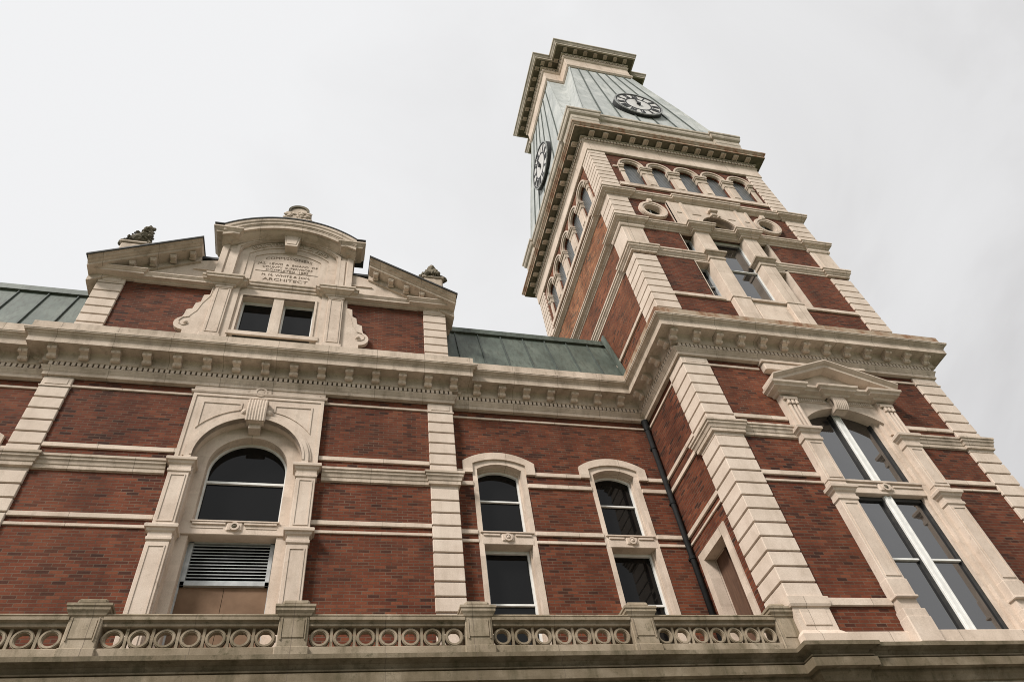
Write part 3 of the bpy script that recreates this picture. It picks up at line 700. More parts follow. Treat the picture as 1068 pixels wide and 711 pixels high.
# inner lettered arch band and the tablet
bi = seg_arc(-2.66, -.64, 16.80, 17.20, 24); bo = seg_arc(-2.88, -.42, 16.90, 17.46, 24)
mb = MB().poly([(-2.93, 15.4), (-2.70, 15.4), (-2.70, 16.76)] + bi[1:-1] + [(-.60, 16.76), (-.60, 15.4), (-.37, 15.4), (-.37, 16.8)] + list(reversed(bo))[1:-1] + [(-2.93, 16.8)], [], PQ+.035, PQ+.2)
band = obj('lettered_band', mb, SMOOTH, at)
tb_o = [(-2.70, 15.3), (-.60, 15.3), (-.60, 16.78)] + list(reversed(seg_arc(-2.70, -.60, 16.78, 17.24, 20)))[1:-1] + [(-2.70, 16.78)]
tb_i = [(-2.53, 15.60), (-.81, 15.60), (-.81, 16.70)] + list(reversed(seg_arc(-2.53, -.81, 16.70, 16.99, 20)))[1:-1] + [(-2.53, 16.70)]
tab = obj('inscription_tablet', MB().poly(tb_o, [tb_i], PQ+.06, PQ+.2).poly(tb_i, [], PQ+.085, PQ+.2), SMOOTH, at)
mb = MB().poly([(-1.90, 17.70), (-1.40, 17.70), (-1.49, 17.02), (-1.81, 17.02)], [], PQ-.19, PQ+.3); mb.poly([(-1.83, 17.64), (-1.47, 17.64), (-1.53, 17.10), (-1.77, 17.10)], [], PQ-.205, PQ+.1)
obj('keystone', mb, SMOOTH, at)
def text_mesh(t, size):
    cu = bpy.data.curves.new('t', 'FONT'); cu.body = t; cu.size = size; cu.align_x = 'CENTER'; cu.extrude = .004; cu.resolution_u = 2
    o = bpy.data.objects.new('t', cu); COL.objects.link(o)
    dg = bpy.context.evaluated_depsgraph_get(); me = bpy.data.meshes.new_from_object(o.evaluated_get(dg))
    vs = [v.co.copy() for v in me.vertices]; fs = [list(p.vertices) for p in me.polygons]
    bpy.data.objects.remove(o); bpy.data.curves.remove(cu); bpy.data.meshes.remove(me)
    return vs, fs
mb = MB()
def put_text(mb, t, cx, z, size, y, squeeze=1.0, bow=0, width=None):
    vs, fs = text_mesh(t, size)
    if width:
        xs = [v.x for v in vs]; squeeze = width/(max(xs)-min(xs))
    mb.add([(cx+v.x*squeeze, y-v.z, z+v.y-bow*(v.x*squeeze)**2) for v in vs], fs)
ty = PQ+.083
put_text(mb, 'COMMISSIONERS', AC, 16.705, .17, ty, width=1.22, bow=.26)
put_text(mb, 'JAS.  LEWIS  &  BOARD  OF', AC, 16.42, .13, ty, width=1.56, bow=.04)
put_text(mb, 'COUNTY  SUPERVISORS', AC, 16.265, .13, ty, width=1.30, bow=.03)
put_text(mb, 'COMPLETED  1885', AC, 16.125, .13, ty, width=1.10)
put_text(mb, 'H. M. WHITE & SON.', AC, 15.89, .14, ty, width=1.24)
put_text(mb, 'ARCHITECT', AC, 15.69, .17, ty, width=1.14)
mb.box(AC-.80, AC+.80, ty-.005, ty+.004, 16.075, 16.095)
obj('inscription', mb, LETTER, tab)
mb = MB()
rr0 = (1.23**2+.56**2)/(2*.56); zc = 17.46-rr0; rr = rr0-.185
for word, a0, a1 in (('ERECTED', 131, 99.5), ('A.D.1885', 80.5, 49)):
    n = len(word)
    for i, chh in enumerate(word):
        a = a0+(a1-a0)*(i+.5)/n
        vs, fs = text_mesh(chh, .20); t = R(a-90)
        bx, bz = AC+rr*math.cos(R(a)), zc+rr*math.sin(R(a))
        mb.add([(bx+v.x*math.cos(t)-v.y*math.sin(t), PQ+.030-v.z*6, bz+v.x*math.sin(t)+v.y*math.cos(t)) for v in vs], fs)
obj('raised_lettering', mb, STONE, band)
# segmental cornice: sweep of a profile along the arc
def arc_cornice(pts, prof, name, mat, parent, y):
    vs = []; k = len(prof)
    for i, p in enumerate(pts):
        a = Vector(pts[max(i-1, 0)]); b = Vector(pts[min(i+1, len(pts)-1)]); d = (b-a).normalized(); n_ = Vector((-d.y, d.x))
        if n_.y < 0: n_ = -n_
        if i in (0, len(pts)-1): n_ = Vector((0, 1))
        for q, h in prof: vs.append((p[0]+n_.x*h, y-q, p[1]+n_.y*h))
    fs = [[i*k+j, i*k+(j+1) % k, (i+1)*k+(j+1) % k, (i+1)*k+j] for i in range(len(pts)-1) for j in range(k)]
    fs += [list(range(k)), [(len(pts)-1)*k+j for j in range(k)]]
    return obj(name, MB().add(vs, fs), mat, parent)
AP = [(-.45, -.47), (.11, -.47), (.12, -.455), (.22, -.425), (.31, -.385), (.32, -.36), (.38, -.36), (.385, -.37), (.40, -.37), (.405, -.245), (.42, -.24), (.42, -.215), (.445, -.20), (.45, -.12), (.475, -.10), (.48, -.06), (.48, 0), (-.45, .03)]
sarc = seg_arc(-3.40, .10, 17.25, 17.92, 32)
pth = [(-3.58, 17.22), (-3.40, 17.22)] + sarc[1:-1] + [(.10, 17.22), (.28, 17.22)]
sg_ = arc_cornice(sarc, AP, 'segmental_pediment', MOULD, at, PQ)
RET = [(0, 16.87), (.06, 16.88), (.06, 16.95), (.10, 16.97), (.34, 17.0), (.35, 17.06), (.44, 17.13), (.48, 17.15), (.48, 17.20), (0, 17.25)]
RET = [(p*.62, z) for p, z in RET]
for a, b in (((-3.36, -3.20)), ((-.10, .06))):
    m2 = MB().sweep([(a, PQ+.45), (a, PQ-.18), (b, PQ-.18), (b, PQ+.1)], RET); obj('cornice_return', m2, MOULD, sg_)
obj('flashing', MB().add(*(lambda P: ([(p[0], y, p[1]+dz) for p in P for y, dz in ((PQ-.50, 0), (PQ-.50, .045), (PQ+.46, .06), (PQ+.46, .03))],
    [[i*4+j, i*4+(j+1) % 4, (i+1)*4+(j+1) % 4, (i+1)*4+j] for i in range(len(P)-1) for j in range(4)] + [[0, 1, 2, 3], [len(P)*4-4+j for j in range(4)]]))([(p[0]*1.0, p[1]+.005) for p in sarc])), FLASH, sg_)
for p_ in ((-3.65, -3.40), (.10, .35)):
    obj('flashing', MB().box(p_[0], p_[1], PQ-.50, PQ+.45, 17.253, 17.29), FLASH, sg_)

# ================================================================== finials
def finial(cx, cy, zb, s, lean, label):
    t = empty('stone_finial', (cx, cy, zb), label, 'finial', 'carved finials on the gable')
    obj('pedestal', MB().box(cx-.31*s, cx+.31*s, cy-.26*s, cy+.26*s, zb, zb+.86*s, .03).box(cx-.35*s, cx+.35*s, cy-.30*s, cy+.30*s, zb+.86*s, zb+.95*s, .02), MOULD, t)
    mb = MB(); z = zb+.93*s
    q = random.Random(int(cx*100))
    if lean > .1:
        for i, (dx, dz, r_) in enumerate(((0, .26, .27), (.15, .55, .21), (.20, .80, .15), (.24, .98, .085), (-.22, .20, .20), (-.37, .10, .13), (.40, .12, .12), (-.06, .50, .17), (.10, .86, .09), (-.3, .3, .1), (.28, .34, .12))):
            dx *= .74
            mb.lump((cx+dx*s, cy-.05, z+dz*s), r_*s*.92, 2, .16, i)
            for k in range(9):
                a = q.uniform(0, 6.28); b_ = q.uniform(-1, 1); c_ = math.sqrt(1-b_*b_)
                mb.lump((cx+(dx+r_*c_*math.cos(a))*s, cy-.05-abs(r_*c_*math.sin(a))*s, z+(dz+r_*b_)*s), q.uniform(.03, .06)*s, 1, .3, k)
    for i in range(46 if lean < .1 else 0):
        h = q.random(); a = q.uniform(0, 6.28); rad = (.40*(1-h**.9)+.05)*s
        mb.lump((cx+lean*h*s+rad*math.cos(a), cy+rad*.8*math.sin(a), z+.06*s+h*.72*s), q.uniform(.06, .11)*s, 1, .3, i, (1, 1, 1.25))
    for sx in (-1, 1):
        mb.lump((cx+sx*.36*s, cy-.1*s, z+.10*s), .11*s, 2, .2, 5); mb.lump((cx+sx*.30*s, cy-.12*s, z+.2*s), .08*s, 2, .2, 6)
    if lean < .1: mb.lump((cx+lean*.5*s, cy, z+.32*s), .27*s, 2, .15, 3, (1, .9, 1.3))
    obj('carved_foliage', mb, OLD, t)
    if lean > .1: return
    mb = MB().lump((cx+lean*1.0*s, cy, z+.78*s), .14*s, 2, .12, 9, (1, 1, 1.1)).lump((cx+lean*1.15*s, cy, z+.95*s), .07*s, 2, .1, 2)
    obj('knob', mb, OLD, t)
finial(-5.44, PQ+.05, 15.50, .92, .24, 'leaning blackened leaf finial at the left end of the gable')
finial(2.27, PQ+.05, 15.50, .88, .02, 'upright blackened leaf finial with a knob at the right end of the gable')
t = empty('stone_finial', (ACX-.02, PQ-.1, 17.93), 'rounded shell shaped stone crest on top of the curved pediment', 'finial', 'carved finials on the gable')
fx, fy = ACX-.02, PQ-.12
mb = MB().box(fx-.38, fx+.38, fy, fy+.5, 17.90, 18.98, .05)
q = random.Random(4)
for i in range(26): mb.lump((fx+q.uniform(-.38, .36), fy-.01, 18.45+q.random()*.50), q.uniform(.05, .09), 1, .2, i, (1.2, .5, .9))
obj('carved_base', mb, MOULD, t)
mb = MB().poly([(fx-.30, 18.7), (fx+.30, 18.7)] + arc(fx, 19.13, .30, 0, 180, 24), [], fy+.10, fy+.5)
mb.poly([(fx-.30, 18.95), (fx+.30, 18.95)] + arc(fx, 19.13, .30, 0, 180, 24), [[(fx-.235, 18.97), (fx+.235, 18.97)] + arc(fx, 19.10, .235, 0, 180, 24)], fy+.05, fy+.12)
obj('shell_face', MB().poly([(fx-.235, 18.9), (fx+.235, 18.9)] + arc(fx, 19.10, .235, 0, 180, 24), [], fy+.085, fy+.11), MOULD, t)
obj('shell', mb, OLD, t)

# ================================================================== CLOCK TOWER
tw = empty('clock_tower', (CX, CY, GZ), 'tall square red brick clock tower with pale stone quoins at the right', 'tower')
def sqpath(h, dx=0):
    return [(CX-h, CY+h), (CX-h, CY-h), (CX+h, CY-h), (CX+h, CY+h)]
def tpath(h, qw, step, front=(), side=True):
    """square plan with quoins standing out by step; front: extra bays (x0,x1,dp) on the front"""
    P = []
    a = CX-h; b = CX+h; f = CY-h; k = CY+h
    def run(corners):
        pass
    # left side, back to front
    P += [(a, k), (a, k-qw), (a+step, k-qw), (a+step, f+qw), (a, f+qw), (a, f), (a+qw, f), (a+qw, f+step)]
    for x0, x1, dp in front: P += [(x0, f+step), (x0, f+step-dp), (x1, f+step-dp), (x1, f+step)]
    P += [(b-qw, f+step), (b-qw, f), (b, f), (b, f+qw), (b-step, f+qw), (b-step, k-qw), (b, k-qw), (b, k), (b-qw, k), (b-qw, k-step), (a+qw, k-step), (a+qw, k)]
    return P
QW = .69
# ---- base storey (stone) below the belt
mb = MB()
mb.box(XT+.08, XR-.08, TF+.08, YBK, GZ, 4.25)
for x in (XT+.02, XR-QW): mb.box(x, x+QW-.02, TF+.02, TF+.7, GZ, 4.25, .02)
base = obj('base_storey', mb, ASHLAR, tw)
# ---- lower shaft walls
DY0, DY1, DZ = 10.47, 11.36, 7.42
wo = [(9.98, 4.8), (12.06, 4.8), (12.06, 9.75)] + list(reversed(seg_arc(9.98, 12.06, 9.75, 10.12)))[1:-1] + [(9.98, 9.75)]
wall_part('brick_wall', rect(XT+.06, XR-.06, 4.4, 11.6), [wo], TB, TB+.5, tw)
wall_part('brick_wall', rect(TB+.01, 16.4, 4.4, 11.6), [rect(DY0-.05, DY1+.05, 4.45, DZ+.05)], XT+.055, XT+.5, tw, 'X')
wall_part('brick_wall', rect(TB+.01, 16.4, 4.4, 19.4), [], XR-.5, XR-.085, tw, 'X')
wall_part('brick_wall', rect(XT+.06, XR-.06, 4.4, 19.4), [], YBK-.5, YBK-.085, tw)
wall_part('brick_wall', rect(CY-3.37, CY+3.37, 19.4, 23.2), [], CX+3.0, CX+3.375, tw, 'X')
wall_part('brick_wall', rect(CX-3.37, CX+3.37, 19.4, 23.2), [], CY+3.0, CY+3.375, tw)
# ---- quoins: four corners
def corner_quoins(h, qw, zs, mat=None):
    for sx, sy in ((-1, -1), (1, -1), (-1, 1), (1, 1)):
        x0 = CX+sx*h; x1 = x0-sx*qw; y0 = CY+sy*h; y1 = y0-sy*qw
        mb = MB()
        for grp in zs:
            if len(grp) == 2: mb.box(x0, x1, y0, y1, grp[1], grp[0], .012)
            else: blocks(mb, min(x0, x1), max(x0, x1), min(y0, y1), max(y0, y1), grp)
        obj('quoin_strip', mb, QUOIN, tw)
LQ = LOWQ[:13]
corner_quoins(HW, QW, [(11.485, 11.27), [11.25]+UPQ[1:], LQ, (9.48, 9.06)])
# panels on the top quoin block and on the pedestal
for x0, x1 in ((XT, XT+QW), (XR-QW, XR)):
    obj('quoin_panel', MB().box(x0+.09, x1-.09, TF-.012, TF+.05, 11.295, 11.44, .006), QUOIN, tw); obj('quoin_fillet', MB().box(x0-.02, x1+.02, TF-.02, TF+.1, 11.235, 11.275), QUOIN, tw)
    mb = MB()
    mb.box(x0, x1, TF, TF+QW, 4.65, 5.42)
    mb.box(x0+.10, x1-.10, TF-.016, TF+.05, 4.97, 5.24, .006)
    mb.sweep([(x0, TF+QW), (x0, TF), (x1, TF), (x1, TF+QW)], [(0, 5.28), (.03, 5.29), (.045, 5.33), (.045, 5.46), (0, 5.49)])
    mb.sweep([(x0, TF+QW), (x0, TF), (x1, TF), (x1, TF+QW)], [(0, 4.60), (.075, 4.60), (.075, 4.80), (.03, 4.86), (0, 4.89)])
    obj('corner_pedestal', mb, STONE, tw)
# ---- string courses on the lower shaft
PL0, PL1, PR0, PR1 = 9.545, 9.965, 12.085, 12.495
for xa, xb in ((XT+QW, PL0), (PR1, XR-QW)):
    bands(xa, xb, TB, [(11.28, 11.345, .03), (9.655, 9.765, .04), (8.115, 8.225, .04), (7.955, 8.01, .03), (5.325, 5.465, .05)], tw)
    obj('moulded_course', MB().sweep([(xa-.01, TB), (xb+.01, TB)], CM, caps=False), MOULD, tw)
    obj('plinth_course', MB().box(xa, xb, TB-.06, TB+.1, 4.55, 4.865, .015), STONE, tw)
q_ = [(p*1.05, z) for p, z in CM]
obj('moulded_course', MB().sweep([(XT+.1, TF+QW), (XT, TF+QW), (XT, TF), (XT+QW, TF), (XT+QW, TF+.1)], q_, caps=False), MOULD, tw)
obj('moulded_course', MB().sweep([(XR-QW, TF+.1), (XR-QW, TF), (XR, TF), (XR, TF+QW), (XR-.1, TF+QW)], q_, caps=False), MOULD, tw)
for z0, z1, p in ((11.27, 11.335, .03), (9.66, 9.765, .04), (9.315, 9.42, .04), (8.11, 8.215, .04), (7.93, 7.99, .03)):
    obj('string_course', MB().box(XT+.055-p, XT+.15, TF+QW, RB, z0, z1, .008), STONE, tw)
# ---- tower main cornice
tc_path = [(-3, RQ), (XT, RQ), (XT, TF), (XR, TF), (XR, YBK), (CX, YBK)]
tcn = obj('cornice', MB().sweep(tc_path, CORN, seg=(1, 5), caps=False), MOULD, tw)
for k_ in (1, 2, 3):
    mb = MB(); teeth(mb, tc_path, .03, .122, 11.714, 11.813, .106, .068, (k_,), .0); obj('dentils', mb, STONE, tcn)
obj('gutter', MB().sweep(tc_path, LIP, seg=(1, 5), caps=False), RUST, tcn)
place_mods(tcn, proto, [(7.42+.59*k, TF-.135, 0, MZ) for k in range(13)] + [(XT-.135, y, R(-90), MZ) for y in (9.43, 10.0, 10.57, 11.14)] + [(XR+.135, 9.43+.59*k, R(90), MZ) for k in range(12)])
for o in (proto,): pass
obj('tower_floor', MB().box(XT+.2, XR-.2, TF+.4, YBK-.2, 12.3, 12.5), SOFFIT, tw)

# ---- side doorway on the tower's left face
mb = MB().poly([(10.29, 4.5), (DY0, 4.5), (DY0, DZ), (DY1, DZ), (DY1, 4.5), (11.53, 4.5), (11.53, 7.61), (10.29, 7.61)], [], XT+.02, XT+.6, 'X')
dj = obj('door_surround', mb, STONE, tw)
obj('side_door', MB().box(XT+.30, XT+.35, DY0-.02, DY1+.02, 4.4, DZ+.02).box(XT+.275, XT+.31, 10.88, 10.93, 4.4, DZ), DOORW, dj)

# ---- great window of the tower front
wy = TF
PYT = TF-.12
gw = obj('great_window', MB().poly([(9.9, 4.85), (12.14, 4.85), (12.14, 10.2), (9.9, 10.2)], [], TF+.25, TF+.28), GLASST, tw)
for x0, x1 in ((PL0, PL1), (PR0, PR1)):
    mb = MB()
    mb.box(x0+.012, x1-.012, PYT+.02, TF+.29, 4.6, 10.45)
    pilaster(mb, x0, x1, PYT, 7.93, 9.0, True, .3); pilaster(mb, x0, x1, PYT, 5.75, 7.46, True, .3)
    mb.box(x0-.012, x1+.012, PYT-.02, TF+.1, 5.40, 5.76, .012); mb.box(x0-.035, x1+.035, PYT-.045, TF+.1, 4.6, 5.06, .02); mb.box(x0-.02, x1+.02, PYT-.03, TF+.1, 5.04, 5.20, .01)
    mb.box(x0-.02, x1+.02, PYT-.05, TF+.1, 5.395, 5.44, .01)
    # fluted upper part with small pendants
    for i in range(3):
        xx = x0+.09+i*.10; mb.box(xx, xx+.055, PYT-.03, TF, 9.36, 10.0, .01); mb.box(xx-.005, xx+.06, PYT-.055, TF, 10.02, 10.14, .015)
    mb.box(x0+.03, x1-.03, PYT-.045, TF, 10.15, 10.24, .01)
    pl = obj('window_pilaster', mb, SMOOTH, tw)
    mb = MB(); capital(mb, x0, x1, PYT, 8.98, 9.345, .10, .3); obj('capital', mb, SMOOTH, pl)
    mb = MB(); capital(mb, x0, x1, PYT, 7.45, 7.80, .10, .3); obj('capital', mb, SMOOTH, pl)
# jambs (stepped) and arch
mb = MB()
for x0, x1, y0, y1 in ((PL1-.02, PL1+.12, TF+.04, TF+.30), (PR0-.12, PR0+.02, TF+.04, TF+.30), (PL1+.11, PL1+.20, TF+.13, TF+.30), (PR0-.20, PR0-.11, TF+.13, TF+.30)): mb.box(x0, x1, y0, y1, 4.7, 9.9)
mb.box(PL1-.03, PR0+.03, TF-.05, TF+.45, 4.5, 4.87, .012)
obj('window_jamb', mb, STONE, tw)
sp_o = [(PL1-.02, 9.42), (10.015, 9.42), (10.015, 9.74)] + seg_arc(10.015, 12.035, 9.74, 10.11, 24)[1:-1] + [(12.035, 9.74), (12.035, 9.42), (PR0+.02, 9.42), (PR0+.02, 10.45), (PL1-.02, 10.45)]
ar = obj('window_arch', MB().poly(sp_o, [], TF-.02, TF+.42), SMOOTH, tw)
mb = MB()
for a_, b_ in ((10.02, 10.76), (11.28, 12.02)):
    mb = MB()
    mb.box(a_, b_, TF-.045, TF, 10.22, 10.34, .01)
    for i in range(12): mb.box(a_+.03+i*(b_-a_-.06)/12, a_+.03+(i+.6)*(b_-a_-.06)/12, TF-.06, TF, 10.245, 10.315)
    obj('carved_panel', mb, SMOOTH, ar)
kc = 11.025
mb = MB()
for i in range(7):
    x = kc-.15+.05*i; mb.tube([(x, TF-.10-.05*math.sin(t*math.pi)-.03*t, 10.0+.36*t) for t in [q/7 for q in range(8)]], .034, 8)
mb.box(kc-.17, kc+.17, TF-.09, TF+.1, 9.98, 10.36, .02); mb.box(kc-.2, kc+.2, TF-.15, TF+.1, 10.31, 10.37, .015)
obj('keystone', mb, SMOOTH, ar)
# pediment
PC = 11.02
PBP = [(PL0-.02, TF+.1), (PL0-.02, PYT-.04), (PL1+.04, PYT-.04), (PL1+.04, TF-.06), (PC-.30, TF-.06), (PC-.30, PYT-.04), (PC+.30, PYT-.04), (PC+.30, TF-.06), (PR0-.04, TF-.06), (PR0-.04, PYT-.04), (PR1+.02, PYT-.04), (PR1+.02, TF+.1)]
pdm = obj('pediment', MB().poly([(9.5, 10.44), (12.54, 10.44), (PC, 11.13)], [], TF-.12, TF+.1), SMOOTH, tw)
obj('pediment_cornice', MB().sweep(PBP, [(0, 10.33), (.03, 10.34), (.05, 10.38), (.16, 10.41), (.17, 10.45), (.22, 10.48), (.23, 10.53), (0, 10.56)]), SMOOTH, pdm)
RP = [(.0, -.19), (.20, -.18), (.36, -.16), (.37, -.09), (.41, -.07), (.46, -.03), (.46, .0), (-.06, .03)]
for sgn in (-1, 1):
    lo, hi_ = (PC+sgn*1.66, 10.66), (PC, 11.30)
    vs = []
    for x, z in (lo, hi_):
        for p, q in RP: vs.append((x, TF-p, z+q))
    k = len(RP); vs += [(lo[0], TF+.06, lo[1]-.19), (hi_[0], TF+.06, hi_[1]-.19)]
    fs = [[i, i+1, i+1+k, i+k] for i in range(k-1)] + [[2*k] + list(range(k)), [2*k+1] + [k+i for i in reversed(range(k))], [2*k, 2*k+1, k, 0], [k-1, 2*k-1, 2*k+1, 2*k]]
    m2 = MB().add(vs, fs)
    # return of the raking cornice along the wall at the foot
    obj('raking_cornice', m2, SMOOTH, pdm)
obj('frieze_block', MB().box(9.62, 12.42, TF-.10, TF+.1, 11.19, 11.43, .02).box(9.58, 12.46, TF-.13, TF+.1, 11.43, 11.50), SMOOTH, tw)
# transom and frames
mb = MB().box(PL1, PR0, TF+.08, TF+.42, 7.80, 8.10, .012)
mb.box(PL1, PR0, TF+.035, TF+.2, 8.055, 8.11, .008)
for s_ in (-1, 1): mb.box(kc+s_*.2, kc+s_*.92, TF+.055, TF+.2, 7.96, 8.01, .006)
mb.box(kc-.17, kc+.17, TF+.05, TF+.2, 7.86, 8.06, .03); mb.poly(arc(kc, 7.955, .09, 0, 360, 18)[:-1], [arc(kc, 7.955, .05, 0, 360, 18)[:-1]], TF+.03, TF+.1)
tr = obj('transom', mb, SMOOTH, tw); obj('boss', MB().lump((kc, TF+.06, 7.955), .05, 2, .1, 2), OLD, tr, True)
mb = MB(); fy = TF+.19
mb.box(kc-.098, kc+.098, fy-.05, fy+.065, 4.86, 7.80, .01); mb.box(kc-.092, kc+.092, fy-.05, fy+.065, 8.1, 10.1, .01)
for x in (-.055, .055): mb.box(kc+x-.012, kc+x+.012, fy-.062, fy, 4.86, 7.80); mb.box(kc+x-.012, kc+x+.012, fy-.062, fy, 8.1, 10.05)
xl, xr_ = PL1+.19, PR0-.19
for a in ((xl, xr_, 4.86, 4.90),): mb.box(a[0], a[1], fy, fy+.065, a[2], a[3], .004)
mb.box(xl, xr_, fy+.01, fy+.065, 6.36, 6.395)
obj('sash_frame', mb, WHITE, gw)
mb = MB()
for s_ in (-1, 1): mb.box(kc+s_*.098, kc+s_*.135, fy+.0, fy+.063, 4.9, 7.72); mb.box(kc+s_*.092, kc+s_*.125, fy, fy+.063, 8.1, 10.1)
mb.box(xr_-.045, xr_, fy+.01, fy+.065, 4.9, 9.95); mb.box(xl, xl+.045, fy+.01, fy+.065, 4.9, 9.95); mb.box(xl, xr_, fy+.01, fy+.063, 7.72, 7.80)
obj('shadow_bead', mb, FLASH, gw)  # near-black strips: dark mullion lines, and shadow painted as the jamb frame

# ---- second shaft stage
H2 = 3.52
wall_part('brick_wall', rect(XT+.08, XR-.08, 11.6, 19.4), [rect(9.47, 12.49, 14.12, 17.42), arc(11.0, 17.84, .61, 0, 180, 16)] + [arc(x, 18.5, .34, 0, 360, 24)[:-1] for x in (8.94, 12.96)], TB+.02, TB+.4, tw)
wall_part('brick_wall', rect(TB+.03, 16.4, 11.6, 19.4), [], XT+.075, XT+.4, tw, 'X', BRICK_LIT)
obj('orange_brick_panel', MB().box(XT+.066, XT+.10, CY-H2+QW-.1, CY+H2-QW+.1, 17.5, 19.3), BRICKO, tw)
zz = [15.84-.305*i for i in range(11)]
corner_quoins(H2, QW, [zz, (17.40, 16.24), [19.14, 18.82, 18.50, 18.18, 17.86, 17.70]])
f2 = CY-H2
for x0 in (CX-H2, CX+H2-QW):
    mb = MB()
    mb.box(x0+.12, x0+QW-.12, f2-.012, f2+.05, 16.36, 17.20, .006)
    mb.sweep([(x0, f2+QW), (x0, f2), (x0+QW, f2), (x0+QW, f2+QW)], [(0, 17.24), (.03, 17.26), (.05, 17.31), (.05, 17.37), (0, 17.39)])
    obj('panel_pilaster', mb, STONE, tw)
def ring_course(name, h, prof, front=(), mat=STONE, step=.06, qw=QW+.03):
    return obj(name, MB().sweep(tpath(h, qw, step, front), prof, closed=True), mat, tw)
for xa, xb in ((CX-H2+QW, 9.75), (12.2, CX+H2-QW)): bands(xa, xb, TB+.02, [(14.06, 14.19, .05)], tw)
obj('string_course', MB().box(XT+.03, XT+.2, CY-H2+QW, CY+H2-QW, 14.05, 14.17, .008), STONE, tw)
IP = [(0, 15.93), (.03, 15.94), (.03, 15.99), (.06, 16.02), (.08, 16.07), (.11, 16.09), (.11, 16.15), (.14, 16.17), (.14, 16.23), (0, 16.28)]
JP = [(0, 17.38), (.03, 17.39), (.03, 17.44), (.07, 17.46), (.07, 17.50), (.13, 17.53), (.17, 17.55), (.17, 17.60), (.20, 17.62), (.20, 17.66), (0, 17.72)]
KP = [(0, 19.12), (.03, 19.13), (.03, 19.19), (.08, 19.21), (.08, 19.25), (.15, 19.29), (.19, 19.31), (.19, 19.37), (.22, 19.39), (.22, 19.44), (0, 19.52)]
cb0, cb1, cb2, cb3 = 9.93, 10.40, 11.57, 12.03
# I breaks off at the windows: left and right runs
ppI = tpath(H2, QW+.03, .06)
fI = CY-H2+.06
obj('moulded_course', MB().sweep([(CX-H2+.1, CY+H2-QW), (CX-H2+.06, CY+H2-QW), (CX-H2+.06, CY-H2+QW+.03), (CX-H2, CY-H2+QW+.03), (CX-H2, CY-H2), (CX-H2+QW+.03, CY-H2), (CX-H2+QW+.03, fI), (9.95, fI)], IP), STONE, tw)
obj('moulded_course', MB().sweep([(12.02, fI), (CX+H2-QW-.03, fI), (CX+H2-QW-.03, CY-H2), (CX+H2, CY-H2), (CX+H2, CY-H2+QW), (CX+H2-.06, CY-H2+QW), (CX+H2-.06, CY+H2-QW)], IP), STONE, tw)
ring_course('belt_cornice', H2, JP, ((cb0-.03, cb1+.05, .17), (cb2-.05, cb3+.03, .17)))
ring_course('belt_cornice', H2-.03, KP, ((9.98, 12.02, .08),))
# aedicule: pilasters, side lights, centre window
for x0, x1 in ((cb0, cb1), (cb2, cb3)):
    mb = MB(); yp = f2-.08
    pilaster(mb, x0, x1, yp, 16.2, 17.40, False, .5); pilaster(mb, x0, x1, yp, 14.12, 15.95, False, .5)
    mb.box(x0-.03, x1+.03, yp-.03, f2+.2, 12.6, 14.08, .015); mb.box(x0-.05, x1+.05, yp-.05, f2+.2, 14.06, 14.14, .015); mb.box(x0+.01, x1-.01, yp+.02, f2+.3, 15.8, 16.3)
    pl = obj('window_pilaster', mb, STONE, tw)
    mb = MB(); capital(mb, x0, x1, yp, 15.92, 16.28, .12, .3); obj('capital', mb, MOULD, pl)
mb = MB().box(cb1, cb2, f2-.02, f2+.3, 12.6, 14.15, .01); mb.box(cb1+.12, cb2-.12, f2-.05, f2+.1, 13.2, 13.9, .02); mb.box(cb1, cb2, f2-.08, f2+.1, 14.06, 14.16, .01)
obj('apron_panel', mb, STONE, tw)
cw = obj('tower_window', MB().box(cb1-.05, cb2+.08, f2+.25, f2+.28, 14.1, 17.45), GLASST, tw)
mb = MB(); y = f2+.20; a, b = cb1-.01, cb2+.02
for q in ((a, a+.035, 14.15, 17.42), (b-.035, b, 14.15, 17.42), (a, b, 14.15, 14.19), (a, b, 17.34, 17.42), (a, b, 15.87, 15.90)): mb.box(q[0], q[1], y, y+.055, q[2], q[3])
obj('sash_frame', mb, WHITE, cw)
mb = MB().box(cb1-.02, cb1+.0, f2+.1, f2+.4, 14.1, 17.42); 
for x0, x1 in ((cb0+.02, cb1-.02), (cb2+.02, cb3-.02)): mb.box(x0, x1, f2+.2, f2+.42, 14.1, 17.42)
mb.box(12.43, 12.52, f2+.03, f2+.42, 14.1, 17.42); mb.box(9.45, 9.50, f2+.05, f2+.42, 14.1, 17.42)
obj('window_jamb', mb, STONE, tw)
for x0, x1 in ((9.47, cb0+.02), (cb3-.02, 12.50)):
    g = obj('side_light', MB().box(x0-.02, x1+.02, f2+.34, f2+.37, 14.1, 17.45), GLASS, tw)
    mb = MB().box(x0-.0, x1, f2+.04, f2+.40, 15.86, 16.24, .01); mb.box(x0, x1, f2+.0, f2+.3, 16.10, 16.22, .008); mb.box(x0-.03, x1+.02, f2+.03, f2+.4, 14.05, 14.18, .01)
    obj('transom', mb, STONE, g)
    mb = MB()
    for za, zb in ((14.18, 15.86), (16.24, 17.40)):
        mb.poly(rect(x0+.0, x1-.0, za, zb), [rect(x0+.05, x1-.05, za+.05, zb-.04)], f2+.26, f2+.35)
        mb.box(x0+.04, x1-.04, f2+.28, f2+.34, (za+zb)/2-.015, (za+zb)/2+.015)
    obj('sash_frame', mb, GREYF, g)
